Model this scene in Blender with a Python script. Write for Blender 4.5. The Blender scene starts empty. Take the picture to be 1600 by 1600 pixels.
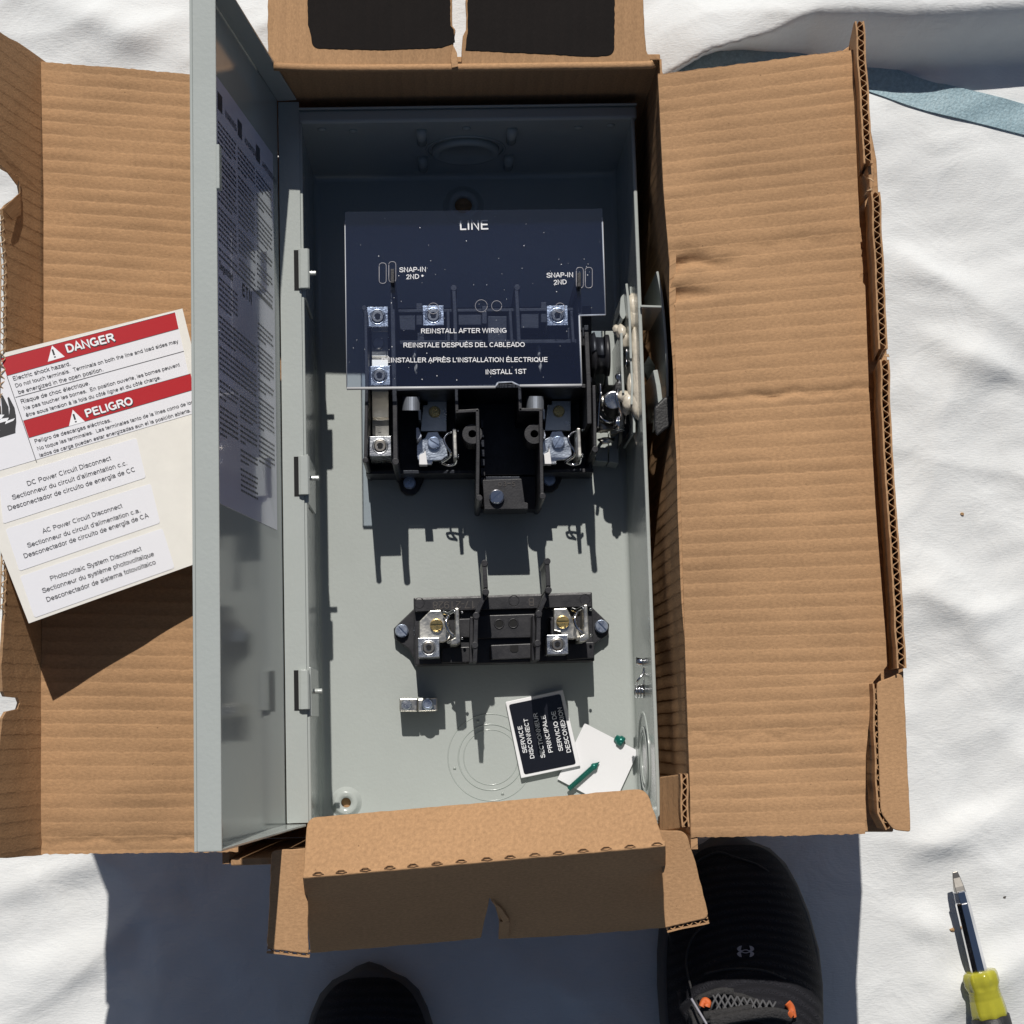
import bpy, bmesh, math, random
from mathutils import Vector, Matrix, noise
random.seed(7)
S = bpy.context.scene
C = S.collection

# ------------------------------------------------------------------ camera
F = 2700.0            # focal length in photo pixels (photo is 1600 wide)
CAM_H = 1.2
Zc = -Vector((-100.0, -330.0, -F)).normalized()
Yc = Vector((-626.0, 22162.0, -F)); Yc -= Zc * Yc.dot(Zc); Yc.normalize()
Xc = Yc.cross(Zc)
ROT = Matrix((Xc, Yc, Zc))           # world = ROT @ camera space
cam_data = bpy.data.cameras.new('camera'); cam = bpy.data.objects.new('camera', cam_data)
C.objects.link(cam); S.camera = cam
cam_data.sensor_fit = 'HORIZONTAL'; cam_data.sensor_width = 36.0
cam_data.lens = 36.0 * F / 1600.0
cam_data.clip_start = 0.02; cam_data.clip_end = 200
cam.matrix_world = Matrix.Translation((0, 0, CAM_H)) @ ROT.to_4x4()

# ------------------------------------------------------------------ light
SUN = Vector((0.05, -0.865, -1.0)).normalized()      # the way the light travels
world = bpy.data.worlds.new('World'); S.world = world; world.use_nodes = True
wn = world.node_tree
bg = wn.nodes.get('Background') or wn.nodes.new('ShaderNodeBackground')
wo = wn.nodes.get('World Output') or wn.nodes.new('ShaderNodeOutputWorld')
wn.links.new(bg.outputs[0], wo.inputs[0])
sky = wn.nodes.new('ShaderNodeTexSky'); sky.sky_type = 'NISHITA'; sky.sun_disc = False
sky.sun_elevation = math.asin(-SUN.z); sky.sun_rotation = math.atan2(-SUN.x, -SUN.y)
sky.air_density = 1.0; sky.dust_density = 1.0; sky.ozone_density = 1.0
wn.links.new(sky.outputs[0], bg.inputs[0]); bg.inputs[1].default_value = 0.053
sd = bpy.data.lights.new('sun', 'SUN'); sd.energy = 5.0; sd.angle = math.radians(0.5); sd.color = (1.0, 0.955, 0.89)
sun = bpy.data.objects.new('sun', sd); C.objects.link(sun)
sun.rotation_euler = SUN.to_track_quat('-Z', 'Y').to_euler(); sun.location = (0, 1, 2)
S.view_settings.view_transform = 'Standard'; S.view_settings.look = 'None'
S.view_settings.gamma = 1.0; S.view_settings.use_curve_mapping = False
S.view_settings.exposure = -0.42
S.cycles.max_bounces = 10; S.cycles.transparent_max_bounces = 16
S.cycles.caustics_reflective = False; S.cycles.caustics_refractive = False

# ------------------------------------------------------------------ from photo pixel to place
def ray(px, py): return ROT @ Vector((px - 800.0, 800.0 - py, -F))
def W(px, py, z):
    r = ray(px, py); t = (z - CAM_H) / r.z
    return Vector((r.x * t, r.y * t, z))
def onplane(px, py, p0, n):
    r = ray(px, py); o = Vector((0, 0, CAM_H)); t = (p0 - o).dot(n) / r.dot(n)
    return o + r * t

# ------------------------------------------------------------------ materials
def nodes_of(name):
    m = bpy.data.materials.new(name); m.use_nodes = True
    nt = m.node_tree; return m, nt, nt.nodes['Principled BSDF']
def mat(name, col, rough=0.5, metal=0.0, var=0.0, vscale=40.0, bump=0.0, bscale=400.0, rvar=0.0, spec=0.5, coat=0.0, stretch=None):
    m, nt, p = nodes_of(name)
    p.inputs['Base Color'].default_value = (*col, 1); p.inputs['Roughness'].default_value = rough
    p.inputs['Metallic'].default_value = metal; p.inputs['Specular IOR Level'].default_value = spec
    p.inputs['Coat Weight'].default_value = coat
    tc = nt.nodes.new('ShaderNodeTexCoord'); vec = tc.outputs['Object']
    if stretch:
        mp = nt.nodes.new('ShaderNodeMapping'); mp.inputs['Scale'].default_value = stretch
        nt.links.new(vec, mp.inputs[0]); vec = mp.outputs[0]
    if var or rvar:
        n = nt.nodes.new('ShaderNodeTexNoise'); n.inputs['Scale'].default_value = vscale; n.inputs['Detail'].default_value = 6
        n.inputs['Roughness'].default_value = 0.65
        nt.links.new(vec, n.inputs['Vector'])
        if var:
            r = nt.nodes.new('ShaderNodeMapRange'); r.inputs[1].default_value = 0.25; r.inputs[2].default_value = 0.75
            r.inputs[3].default_value = 1 - var; r.inputs[4].default_value = 1 + var
            nt.links.new(n.outputs[0], r.inputs[0])
            mx = nt.nodes.new('ShaderNodeMix'); mx.data_type = 'RGBA'; mx.blend_type = 'MULTIPLY'; mx.inputs[0].default_value = 1
            mx.inputs[6].default_value = (*col, 1); nt.links.new(r.outputs[0], mx.inputs[7])
            nt.links.new(mx.outputs[2], p.inputs['Base Color'])
        if rvar:
            r2 = nt.nodes.new('ShaderNodeMapRange'); r2.inputs[1].default_value = 0.3; r2.inputs[2].default_value = 0.7
            r2.inputs[3].default_value = max(0.02, rough - rvar); r2.inputs[4].default_value = rough + rvar
            nt.links.new(n.outputs[0], r2.inputs[0]); nt.links.new(r2.outputs[0], p.inputs['Roughness'])
    if bump:
        b = nt.nodes.new('ShaderNodeBump'); b.inputs['Strength'].default_value = bump; b.inputs['Distance'].default_value = 0.001
        n2 = nt.nodes.new('ShaderNodeTexNoise'); n2.inputs['Scale'].default_value = bscale; n2.inputs['Detail'].default_value = 4
        nt.links.new(vec, n2.inputs['Vector']); nt.links.new(n2.outputs[0], b.inputs['Height'])
        nt.links.new(b.outputs[0], p.inputs['Normal'])
    return m

def cardboard(name, col, flute=1.0, period=0.0079, fibre=1.0):
    """kraft board; UV is in metres, flutes run along U"""
    m, nt, p = nodes_of(name); L = nt.links.new; N = nt.nodes.new
    p.inputs['Roughness'].default_value = 0.82; p.inputs['Specular IOR Level'].default_value = 0.25
    uv = N('ShaderNodeUVMap'); uv.uv_map = 'UVMap'
    sep = N('ShaderNodeSeparateXYZ'); L(uv.outputs[0], sep.inputs[0])
    def math_(op, x, y=None, z=None):
        n = N('ShaderNodeMath'); n.operation = op
        for i, q in enumerate((x, y, z)):
            if q is None: continue
            if isinstance(q, (int, float)): n.inputs[i].default_value = q
            else: L(q, n.inputs[i])
        return n.outputs[0]
    def noise_(scale, detail=3.0, vec=None, rough=.5):
        n = N('ShaderNodeTexNoise'); n.inputs['Scale'].default_value = scale; n.inputs['Detail'].default_value = detail; n.inputs['Roughness'].default_value = rough
        L(vec or uv.outputs[0], n.inputs['Vector']); return n.outputs[0]
    def ramp_(x, a, b, c=0.0, d=1.0, smooth=True):
        n = N('ShaderNodeMapRange'); n.interpolation_type = 'SMOOTHSTEP' if smooth else 'LINEAR'
        for i, q in enumerate((a, b, c, d)): n.inputs[i + 1].default_value = q
        L(x, n.inputs[0]); return n.outputs[0]
    y_ = math_('MULTIPLY_ADD', noise_(11, 2), 0.0016, sep.outputs['Y'])
    y_ = math_('MULTIPLY_ADD', noise_(140, 3, rough=.65), 0.0022, y_)
    q_ = math_('MULTIPLY', y_, 1.0 / period); fr_ = math_('FRACT', q_)
    # each flute: a soft dip, then a crisp step back up to the land
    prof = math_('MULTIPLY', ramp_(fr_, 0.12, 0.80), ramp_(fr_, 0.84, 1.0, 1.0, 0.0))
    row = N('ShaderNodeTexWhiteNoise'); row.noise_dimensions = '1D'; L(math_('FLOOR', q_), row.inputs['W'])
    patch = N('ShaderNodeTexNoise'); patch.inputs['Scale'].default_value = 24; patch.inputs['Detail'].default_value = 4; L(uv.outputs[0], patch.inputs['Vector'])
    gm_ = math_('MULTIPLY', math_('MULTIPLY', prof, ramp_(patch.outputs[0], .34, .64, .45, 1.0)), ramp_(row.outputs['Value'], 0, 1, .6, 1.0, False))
    class gm: outputs = [gm_]
    # paper fibres
    mp = N('ShaderNodeMapping'); mp.inputs['Scale'].default_value = (420, 760, 1); L(uv.outputs[0], mp.inputs[0])
    fb = N('ShaderNodeTexNoise'); fb.inputs['Scale'].default_value = 1.0; fb.inputs['Detail'].default_value = 5; fb.inputs['Roughness'].default_value = 0.7
    L(mp.outputs[0], fb.inputs['Vector'])
    big = N('ShaderNodeTexNoise'); big.inputs['Scale'].default_value = 9; big.inputs['Detail'].default_value = 5; L(uv.outputs[0], big.inputs['Vector'])
    f1 = N('ShaderNodeMapRange'); f1.inputs[1].default_value = 0.3; f1.inputs[2].default_value = 0.7; f1.inputs[3].default_value = 1 - .20 * fibre; f1.inputs[4].default_value = 1 + .15 * fibre
    L(fb.outputs[0], f1.inputs[0])
    f2 = N('ShaderNodeMapRange'); f2.inputs[1].default_value = 0.3; f2.inputs[2].default_value = 0.7; f2.inputs[3].default_value = 0.88; f2.inputs[4].default_value = 1.1
    L(big.outputs[0], f2.inputs[0])
    f3 = N('ShaderNodeMapRange'); f3.inputs[3].default_value = 1.0; f3.inputs[4].default_value = 1.0 - 0.24 * flute  # flute shading also put into the colour, darker down each dip
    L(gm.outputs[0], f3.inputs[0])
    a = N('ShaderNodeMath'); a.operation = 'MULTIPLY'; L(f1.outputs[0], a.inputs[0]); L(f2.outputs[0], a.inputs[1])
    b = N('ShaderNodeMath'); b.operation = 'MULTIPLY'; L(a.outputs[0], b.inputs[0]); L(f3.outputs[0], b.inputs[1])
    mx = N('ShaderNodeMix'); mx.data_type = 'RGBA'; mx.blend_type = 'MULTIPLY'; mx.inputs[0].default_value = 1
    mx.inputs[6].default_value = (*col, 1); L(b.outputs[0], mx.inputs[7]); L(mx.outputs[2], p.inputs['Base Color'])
    fm = N('ShaderNodeMapping'); fm.inputs['Scale'].default_value = (1, 1, 1); fm.inputs['Rotation'].default_value = (0, 0, .5); L(uv.outputs[0], fm.inputs[0])
    fm2 = N('ShaderNodeMapping'); fm2.inputs['Scale'].default_value = (140, 1500, 1); L(fm.outputs[0], fm2.inputs[0])
    pale = ramp_(noise_(1.0, 2, fm2.outputs[0]), .73, .79); dark = ramp_(noise_(420, 2), .735, .77)
    mp_ = N('ShaderNodeMix'); mp_.data_type = 'RGBA'; L(math_('MULTIPLY', pale, .55), mp_.inputs[0]); L(mx.outputs[2], mp_.inputs[6]); mp_.inputs[7].default_value = (*[min(.9, c * 1.6) for c in col], 1)
    md_ = N('ShaderNodeMix'); md_.data_type = 'RGBA'; L(math_('MULTIPLY', dark, .6), md_.inputs[0]); L(mp_.outputs[2], md_.inputs[6]); md_.inputs[7].default_value = (*[c * .25 for c in col], 1)
    L(md_.outputs[2], p.inputs['Base Color'])
    b1 = N('ShaderNodeBump'); b1.inputs['Strength'].default_value = 0.42 * flute; b1.inputs['Distance'].default_value = 0.0009; b1.invert = True
    L(gm.outputs[0], b1.inputs['Height'])
    b2 = N('ShaderNodeBump'); b2.inputs['Strength'].default_value = 0.35; b2.inputs['Distance'].default_value = 0.0006
    L(fb.outputs[0], b2.inputs['Height']); L(b1.outputs[0], b2.inputs['Normal'])
    b3 = N('ShaderNodeBump'); b3.inputs['Strength'].default_value = 0.35; b3.inputs['Distance'].default_value = 0.004
    L(patch.outputs[0], b3.inputs['Height']); L(b2.outputs[0], b3.inputs['Normal'])
    L(b3.outputs[0], p.inputs['Normal'])
    return m

def cloth_material():
    m, nt, p = nodes_of('canvas'); L = nt.links.new; N = nt.nodes.new
    p.inputs['Roughness'].default_value = 0.9; p.inputs['Specular IOR Level'].default_value = 0.2
    tc = N('ShaderNodeTexCoord'); v = tc.outputs['Object']
    mp = N('ShaderNodeMapping'); mp.inputs['Scale'].default_value = (260, 900, 260); L(v, mp.inputs[0])
    wv = N('ShaderNodeTexNoise'); wv.inputs['Scale'].default_value = 1.0; wv.inputs['Detail'].default_value = 4; L(mp.outputs[0], wv.inputs['Vector'])
    mid = N('ShaderNodeTexNoise'); mid.inputs['Scale'].default_value = 26; mid.inputs['Detail'].default_value = 6; mid.inputs['Distortion'].default_value = 0.6; L(v, mid.inputs['Vector'])
    # dirt specks
    vo = N('ShaderNodeTexVoronoi'); vo.inputs['Scale'].default_value = 26; vo.inputs['Randomness'].default_value = 1; L(v, vo.inputs['Vector'])
    sz = N('ShaderNodeSeparateColor'); L(vo.outputs['Color'], sz.inputs[0])
    th = N('ShaderNodeMapRange'); th.inputs[1].default_value = 0.55; th.inputs[2].default_value = 1.0; th.inputs[3].default_value = 0.0; th.inputs[4].default_value = 0.042
    L(sz.outputs[0], th.inputs[0])
    nj = N('ShaderNodeTexNoise'); nj.inputs['Scale'].default_value = 700; L(v, nj.inputs['Vector'])
    dj = N('ShaderNodeMath'); dj.operation = 'MULTIPLY_ADD'; dj.inputs[1].default_value = 0.05; L(nj.outputs[0], dj.inputs[0]); L(vo.outputs['Distance'], dj.inputs[2])
    dj2 = N('ShaderNodeMath'); dj2.operation = 'SUBTRACT'; dj2.inputs[1].default_value = 0.025; L(dj.outputs[0], dj2.inputs[0])
    lt = N('ShaderNodeMath'); lt.operation = 'LESS_THAN'; L(dj2.outputs[0], lt.inputs[0]); L(th.outputs[0], lt.inputs[1])
    base = N('ShaderNodeMapRange'); base.inputs[1].default_value = 0.3; base.inputs[2].default_value = 0.7; base.inputs[3].default_value = 0.94; base.inputs[4].default_value = 1.03
    L(mid.outputs[0], base.inputs[0])
    mx = N('ShaderNodeMix'); mx.data_type = 'RGBA'; mx.blend_type = 'MULTIPLY'; mx.inputs[0].default_value = 1
    mx.inputs[6].default_value = (0.73, 0.745, 0.745, 1); L(base.outputs[0], mx.inputs[7])
    mx2 = N('ShaderNodeMix'); mx2.data_type = 'RGBA'; L(lt.outputs[0], mx2.inputs[0]); L(mx.outputs[2], mx2.inputs[6]); mx2.inputs[7].default_value = (0.10, 0.09, 0.08, 1)
    L(mx2.outputs[2], p.inputs['Base Color'])
    b1 = N('ShaderNodeBump'); b1.inputs['Strength'].default_value = 0.24; b1.inputs['Distance'].default_value = 0.0014; L(wv.outputs[0], b1.inputs['Height'])
    b2 = N('ShaderNodeBump'); b2.inputs['Strength'].default_value = 0.34; b2.inputs['Distance'].default_value = 0.007; L(mid.outputs[0], b2.inputs['Height']); L(b1.outputs[0], b2.inputs['Normal'])
    cr = N('ShaderNodeTexNoise'); cr.inputs['Scale'].default_value = 17; cr.inputs['Detail'].default_value = 3; cr.inputs['Distortion'].default_value = 1.6; L(v, cr.inputs['Vector'])
    ab = N('ShaderNodeMath'); ab.operation = 'SUBTRACT'; ab.inputs[1].default_value = .5; L(cr.outputs[0], ab.inputs[0])
    a2 = N('ShaderNodeMath'); a2.operation = 'ABSOLUTE'; L(ab.outputs[0], a2.inputs[0])
    a3 = N('ShaderNodeMapRange'); a3.interpolation_type = 'SMOOTHSTEP'; a3.inputs[1].default_value = 0; a3.inputs[2].default_value = .035; a3.inputs[3].default_value = 1; a3.inputs[4].default_value = 0; L(a2.outputs[0], a3.inputs[0])
    b4 = N('ShaderNodeBump'); b4.inputs['Strength'].default_value = 0.045; b4.inputs['Distance'].default_value = 0.0025; L(a3.outputs[0], b4.inputs['Height']); L(b2.outputs[0], b4.inputs['Normal'])
    L(b4.outputs[0], p.inputs['Normal'])
    return m

def knit():
    m, nt, p = nodes_of('black_knit'); L = nt.links.new; N = nt.nodes.new; p.inputs['Roughness'].default_value = .85; p.inputs['Specular IOR Level'].default_value = .2
    tc = N('ShaderNodeTexCoord'); w = N('ShaderNodeTexWave'); w.wave_type = 'RINGS'; w.rings_direction = 'Z'; w.inputs['Scale'].default_value = 58; w.inputs['Distortion'].default_value = 1.2; w.inputs['Detail'].default_value = 2
    mp = N('ShaderNodeMapping'); mp.inputs['Location'].default_value = (0, .11, 0); L(tc.outputs['Object'], mp.inputs[0]); L(mp.outputs[0], w.inputs[0])
    v = N('ShaderNodeTexVoronoi'); v.inputs['Scale'].default_value = 900; L(tc.outputs['Object'], v.inputs[0])
    mm = N('ShaderNodeMath'); mm.operation = 'MULTIPLY'; L(w.outputs['Fac'], mm.inputs[0]); L(v.outputs['Distance'], mm.inputs[1])
    r = N('ShaderNodeMix'); r.data_type = 'RGBA'; r.inputs[6].default_value = (.010, .010, .013, 1); r.inputs[7].default_value = (.026, .026, .032, 1); L(mm.outputs[0], r.inputs[0]); L(r.outputs[2], p.inputs['Base Color'])
    b = N('ShaderNodeBump'); b.inputs['Strength'].default_value = .8; b.inputs['Distance'].default_value = .001; L(mm.outputs[0], b.inputs['Height']); L(b.outputs[0], p.inputs['Normal']); return m

def clear_plastic():
    m = bpy.data.materials.new('clear_plastic'); m.use_nodes = True; nt = m.node_tree; nt.nodes.clear()
    o = nt.nodes.new('ShaderNodeOutputMaterial'); mx = nt.nodes.new('ShaderNodeMixShader'); t = nt.nodes.new('ShaderNodeBsdfTransparent')
    t.inputs[0].default_value = (0.89, 0.93, 1.0, 1)
    t0 = t; df = nt.nodes.new('ShaderNodeBsdfDiffuse'); df.inputs[0].default_value = (0.10, 0.22, 1.0, 1); t = nt.nodes.new('ShaderNodeMixShader'); t.inputs[0].default_value = 0.007; nt.links.new(t0.outputs[0], t.inputs[1]); nt.links.new(df.outputs[0], t.inputs[2])  # blue diffuse paints in the sky reflected by the sheet
    g = nt.nodes.new('ShaderNodeBsdfGlossy'); g.inputs['Roughness'].default_value = 0.08
    fr = nt.nodes.new('ShaderNodeFresnel'); fr.inputs[0].default_value = 2.3
    nz = nt.nodes.new('ShaderNodeTexNoise'); nz.inputs['Scale'].default_value = 60; tc = nt.nodes.new('ShaderNodeTexCoord')
    bp = nt.nodes.new('ShaderNodeBump'); bp.inputs['Strength'].default_value = 0.08; bp.inputs['Distance'].default_value = 0.001
    L = nt.links.new; L(tc.outputs['Object'], nz.inputs['Vector']); L(nz.outputs[0], bp.inputs['Height']); L(bp.outputs[0], g.inputs['Normal'])
    ge = nt.nodes.new('ShaderNodeNewGeometry'); mm = nt.nodes.new('ShaderNodeMath'); mm.operation = 'MULTIPLY_ADD'; mm.inputs[1].default_value = -1.0; mm.inputs[2].default_value = 1.0
    m2 = nt.nodes.new('ShaderNodeMath'); m2.operation = 'MULTIPLY'; L(ge.outputs['Backfacing'], mm.inputs[0]); L(mm.outputs[0], m2.inputs[0]); L(fr.outputs[0], m2.inputs[1])
    L(m2.outputs[0], mx.inputs[0]); L(t.outputs[0], mx.inputs[1]); L(g.outputs[0], mx.inputs[2]); L(mx.outputs[0], o.inputs[0])
    return m

KR = (0.455, 0.268, 0.138)
M = dict(
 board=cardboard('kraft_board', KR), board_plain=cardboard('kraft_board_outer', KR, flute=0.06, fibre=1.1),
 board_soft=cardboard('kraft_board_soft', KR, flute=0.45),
 edge=mat('kraft_edge', (0.50, 0.34, 0.20), 0.9, var=.25, vscale=300, bump=.5, bscale=900),
 black_board=cardboard('near_black_board', (0.0075, 0.0048, 0.0040), flute=.7),
 slit=mat('cut_board', (0.16, 0.085, 0.04), 0.9),
 cloth=cloth_material(),
 earth=mat('paving', (0.22, 0.21, 0.2), 0.9, var=.2, vscale=12),
 strap=mat('blue_webbing', (0.27, 0.39, 0.44), 0.55, var=.28, vscale=420, bump=.6, bscale=600, spec=.6),
 paint=mat('grey_enamel', (0.425, 0.455, 0.437), 0.17, var=.04, vscale=14, bump=.16, bscale=420, rvar=.07, coat=.0, spec=.5),
 paint_gl=mat('grey_enamel_gloss', (0.425, 0.455, 0.437), 0.10, var=.03, vscale=14, bump=.02, bscale=200, rvar=.04),
 paint_dk=mat('grey_enamel_embossed', (0.395, 0.43, 0.41), 0.18),
 hole_shade=mat('opening_shade', (0.01, 0.01, 0.011), 0.9),  # near-black pieces that paint in the shade inside holes and slots
 black=mat('black_moulded_plastic', (0.022, 0.022, 0.026), 0.42, var=.2, vscale=120, bump=.10, bscale=900, rvar=.08),
 rubber=mat('black_grip', (0.016, 0.016, 0.018), 0.5, bump=.3, bscale=700),
 alu=mat('aluminium', (0.72, 0.74, 0.76), 0.30, 1.0, var=.1, vscale=200, bump=.15, bscale=900, rvar=.08),
 tin=mat('tin_plate', (0.70, 0.68, 0.62), 0.33, 1.0, var=.15, vscale=90, bump=.12, bscale=500, rvar=.1),
 copper=mat('tinned_copper_strap', (0.46, 0.42, 0.35), 0.46, 1.0, var=.3, vscale=60, rvar=.1),
 brass=mat('brass', (0.78, 0.58, 0.24), 0.28, 1.0, rvar=.06, vscale=200),
 zinc=mat('zinc_screw', (0.62, 0.68, 0.78), 0.30, 1.0, rvar=.08, vscale=200),
 dull_metal=mat('dull_plated_metal', (0.62, 0.62, 0.62), 0.45, 0.55, var=.1, vscale=200),
 chrome=mat('chrome', (0.80, 0.80, 0.82), 0.12, 1.0, rvar=.04, vscale=150),
 steel=mat('steel', (0.34, 0.32, 0.29), 0.34, 1.0, var=.2, vscale=200),
 grease=mat('pale_grease', (0.66, 0.60, 0.50), 0.25, var=.12, vscale=140, bump=.5, bscale=260, coat=.3),
 white=mat('lit_spot_white', (0.80, 0.80, 0.82), 0.45, bump=.05, bscale=200),
 vinyl=mat('white_vinyl_sticker', (0.80, 0.80, 0.84), 0.32, bump=.05, bscale=150),
 backing=mat('cream_backing_paper', (0.78, 0.76, 0.71), 0.42, var=.05, vscale=60, bump=.06, bscale=150),
 plabel=mat('glossy_white_label', (0.80, 0.78, 0.95), 0.14, bump=.10, bscale=60, coat=.5),
 red=mat('red_print', (0.45, 0.014, 0.022), 0.35),
 print=mat('black_print', (0.02, 0.02, 0.024), 0.45),
 label_print=mat('label_print', (0.07, 0.07, 0.09), 0.3), print_grey=mat('soft_black_print', (0.055, 0.055, 0.065), 0.45),
 wprint=mat('white_print', (0.86, 0.87, 0.90), 0.5),
 plaque=mat('gloss_black_plaque', (0.012, 0.013, 0.018), 0.14, bump=.12, bscale=70, coat=.4),
 green=mat('green_screw', (0.012, 0.15, 0.12), 0.28, 0.35, var=.15, vscale=200),
 clear=clear_plastic(), edge_glow=mat('cut_plastic_edge', (0.55, 0.56, 0.58), 0.4),
 mesh=knit(),
 sole=mat('dark_grey_foam', (0.085, 0.078, 0.075), 0.8, bump=.3, bscale=300),
 lace=mat('black_lace', (0.030, 0.029, 0.030), 0.85, bump=1.0, bscale=900, var=.4, vscale=500),
 grey_mesh=mat('grey_net', (0.085, 0.085, 0.09), 0.8),
 orange=mat('orange_loop', (0.62, 0.13, 0.03), 0.6, var=.1, vscale=300),
 logo=mat('reflective_grey_mark', (0.30, 0.30, 0.34), 0.4),
 yellow=mat('yellow_handle', (0.80, 0.75, 0.07), 0.10, var=.10, vscale=120, coat=.4),
 scrap=mat('kraft_scrap', (0.40, 0.25, 0.13), 0.9),
)
pyel = M['yellow'].node_tree.nodes['Principled BSDF']; pyel.inputs['Transmission Weight'].default_value = 0.5

# ------------------------------------------------------------------ builders
ORIGIN = {}
def top(name, label, cat, loc, group=None):
    o = bpy.data.objects.new(name, None); C.objects.link(o); o.empty_display_size = 0.02
    o.location = loc; ORIGIN[o.name] = Vector(loc); o['label'] = label; o['category'] = cat
    if group: o['group'] = group
    return o
def obj(name, bm, m, parent=None, bevel=0.0, smooth=False, seg=2, recalc=True, uv=None, angle=40, loc=None):
    if recalc: bmesh.ops.recalc_face_normals(bm, faces=bm.faces)
    o0 = ORIGIN[parent.name] if parent else Vector(loc) if loc else Vector((0, 0, 0))
    if o0.length: bmesh.ops.translate(bm, verts=bm.verts, vec=-o0)
    me = bpy.data.meshes.new(name); bm.to_mesh(me); bm.free()
    o = bpy.data.objects.new(name, me); C.objects.link(o)
    for mm in (m if isinstance(m, (list, tuple)) else [m]): me.materials.append(M[mm])
    if smooth:
        for p in me.polygons: p.use_smooth = True
    if bevel:
        b = o.modifiers.new('bevel', 'BEVEL'); b.width = bevel; b.segments = seg; b.limit_method = 'ANGLE'; b.angle_limit = math.radians(angle)
    if parent: o.parent = parent; ORIGIN[o.name] = o0
    elif loc: o.location = loc
    return o
def thing(o, label, cat, group=None):
    o['label'] = label; o['category'] = cat
    if group: o['group'] = group
    return o
NB = bmesh.new
def face(bm, vs):
    try: return bm.faces.new(vs)
    except ValueError: return None
def loops(bm, rings, cap0=True, cap1=True, closed=True):
    """skin between vertex rings (lists of points)"""
    vv = [[bm.verts.new(p) for p in r] for r in rings]
    n = len(vv[0])
    for a, b in zip(vv, vv[1:]):
        for i in range(n if closed else n - 1): face(bm, (a[i], a[(i + 1) % n], b[(i + 1) % n], b[i]))
    if cap0: face(bm, vv[0][::-1])
    if cap1: face(bm, vv[-1])
    return vv
def prism(bm, pts, z0):
    loops(bm, [[Vector((p.x, p.y, z0)) for p in pts], pts])
def pxprism(bm, px, z1, z0): prism(bm, [W(x, y, z1) for x, y in px], z0)
def slab(bm, pts, n, t):
    """a flat-ish sheet with its upper face through pts, thickness t below along n"""
    loops(bm, [[p - n * t for p in pts], pts])
def box(bm, x0, x1, y0, y1, z0, z1):
    loops(bm, [[Vector((x0, y0, z)), Vector((x1, y0, z)), Vector((x1, y1, z)), Vector((x0, y1, z))] for z in (z0, z1)])
def frame_of(d):
    d = d.normalized(); a = Vector((0, 0, 1)) if abs(d.z) < .9 else Vector((1, 0, 0))
    u = d.cross(a).normalized(); return u, d.cross(u).normalized()
def ring(c, u, v, r, n, ph=0): return [c + (u * math.cos(ph + 2 * math.pi * i / n) + v * math.sin(ph + 2 * math.pi * i / n)) * r for i in range(n)]
def cone(bm, p0, p1, r0, r1, n=20, caps=True):
    u, v = frame_of(p1 - p0); loops(bm, [ring(p0, u, v, r0, n), ring(p1, u, v, r1, n)], caps, caps)
def cyl(bm, p0, p1, r, n=20): cone(bm, p0, p1, r, r, n)
def vcyl(bm, p, r, z0, z1, n=24): cyl(bm, Vector((p.x, p.y, z0)), Vector((p.x, p.y, z1)), r, n)
def lathe(bm, p0, d, prof, n=24):
    d = d.normalized(); u, v = frame_of(d); loops(bm, [ring(p0 + d * s, u, v, max(r, 1e-5), n) for s, r in prof])
def tube(bm, pts, r, n=8):
    rings = []; u = None
    for i, p in enumerate(pts):
        d = (pts[min(i + 1, len(pts) - 1)] - pts[max(i - 1, 0)]).normalized()
        if u is None: u, v = frame_of(d)
        u = (u - d * u.dot(d)).normalized(); v = d.cross(u)
        rings.append(ring(p, u, v, r[i] if isinstance(r, list) else r, n))
    loops(bm, rings)
def torus(bm, c, ax, R, r, n=40, k=8):
    u, v = frame_of(ax); a = ax.normalized(); rings = []
    for i in range(n):
        t = 2 * math.pi * i / n; d = u * math.cos(t) + v * math.sin(t)
        rings.append([c + d * (R + r * math.cos(2 * math.pi * j / k)) + a * r * math.sin(2 * math.pi * j / k) for j in range(k)])
    rings.append(rings[0]); loops(bm, rings, False, False); bmesh.ops.remove_doubles(bm, verts=bm.verts, dist=1e-6)
def wallline(bm, pts, th, z0):
    """upright wall whose top edge follows pts"""
    L, R = [], []
    for i, p in enumerate(pts):
        d = (pts[min(i + 1, len(pts) - 1)] - pts[max(i - 1, 0)]); d.z = 0; d.normalize(); s = Vector((-d.y, d.x, 0)) * th / 2
        L.append(p + s); R.append(p - s)
    loops(bm, [[l, r, Vector((r.x, r.y, z0)), Vector((l.x, l.y, z0))] for l, r in zip(L, R)])
def blob(bm, c, rx, ry, rz, seed=0, amp=.3, sub=3):
    g = bmesh.ops.create_icosphere(bm, subdivisions=sub, radius=1)
    for v in g['verts']:
        k = 1 + amp * noise.noise(v.co * 1.6 + Vector((seed * 3.1, seed, 0)))
        v.co = Vector((v.co.x * rx * k, v.co.y * ry * k, v.co.z * rz * k)) + c
def spline(pts, n=8):
    out = []; P = [pts[0]] + list(pts) + [pts[-1]]
    for i in range(1, len(P) - 2):
        a, b, c, d = P[i - 1], P[i], P[i + 1], P[i + 2]
        for k in range(n):
            t = k / n; out.append(0.5 * ((2 * b) + (c - a) * t + (2 * a - 5 * b + 4 * c - d) * t * t + (3 * b - a - 3 * c + d) * t ** 3))
    out.append(pts[-1].copy()); return out
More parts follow.
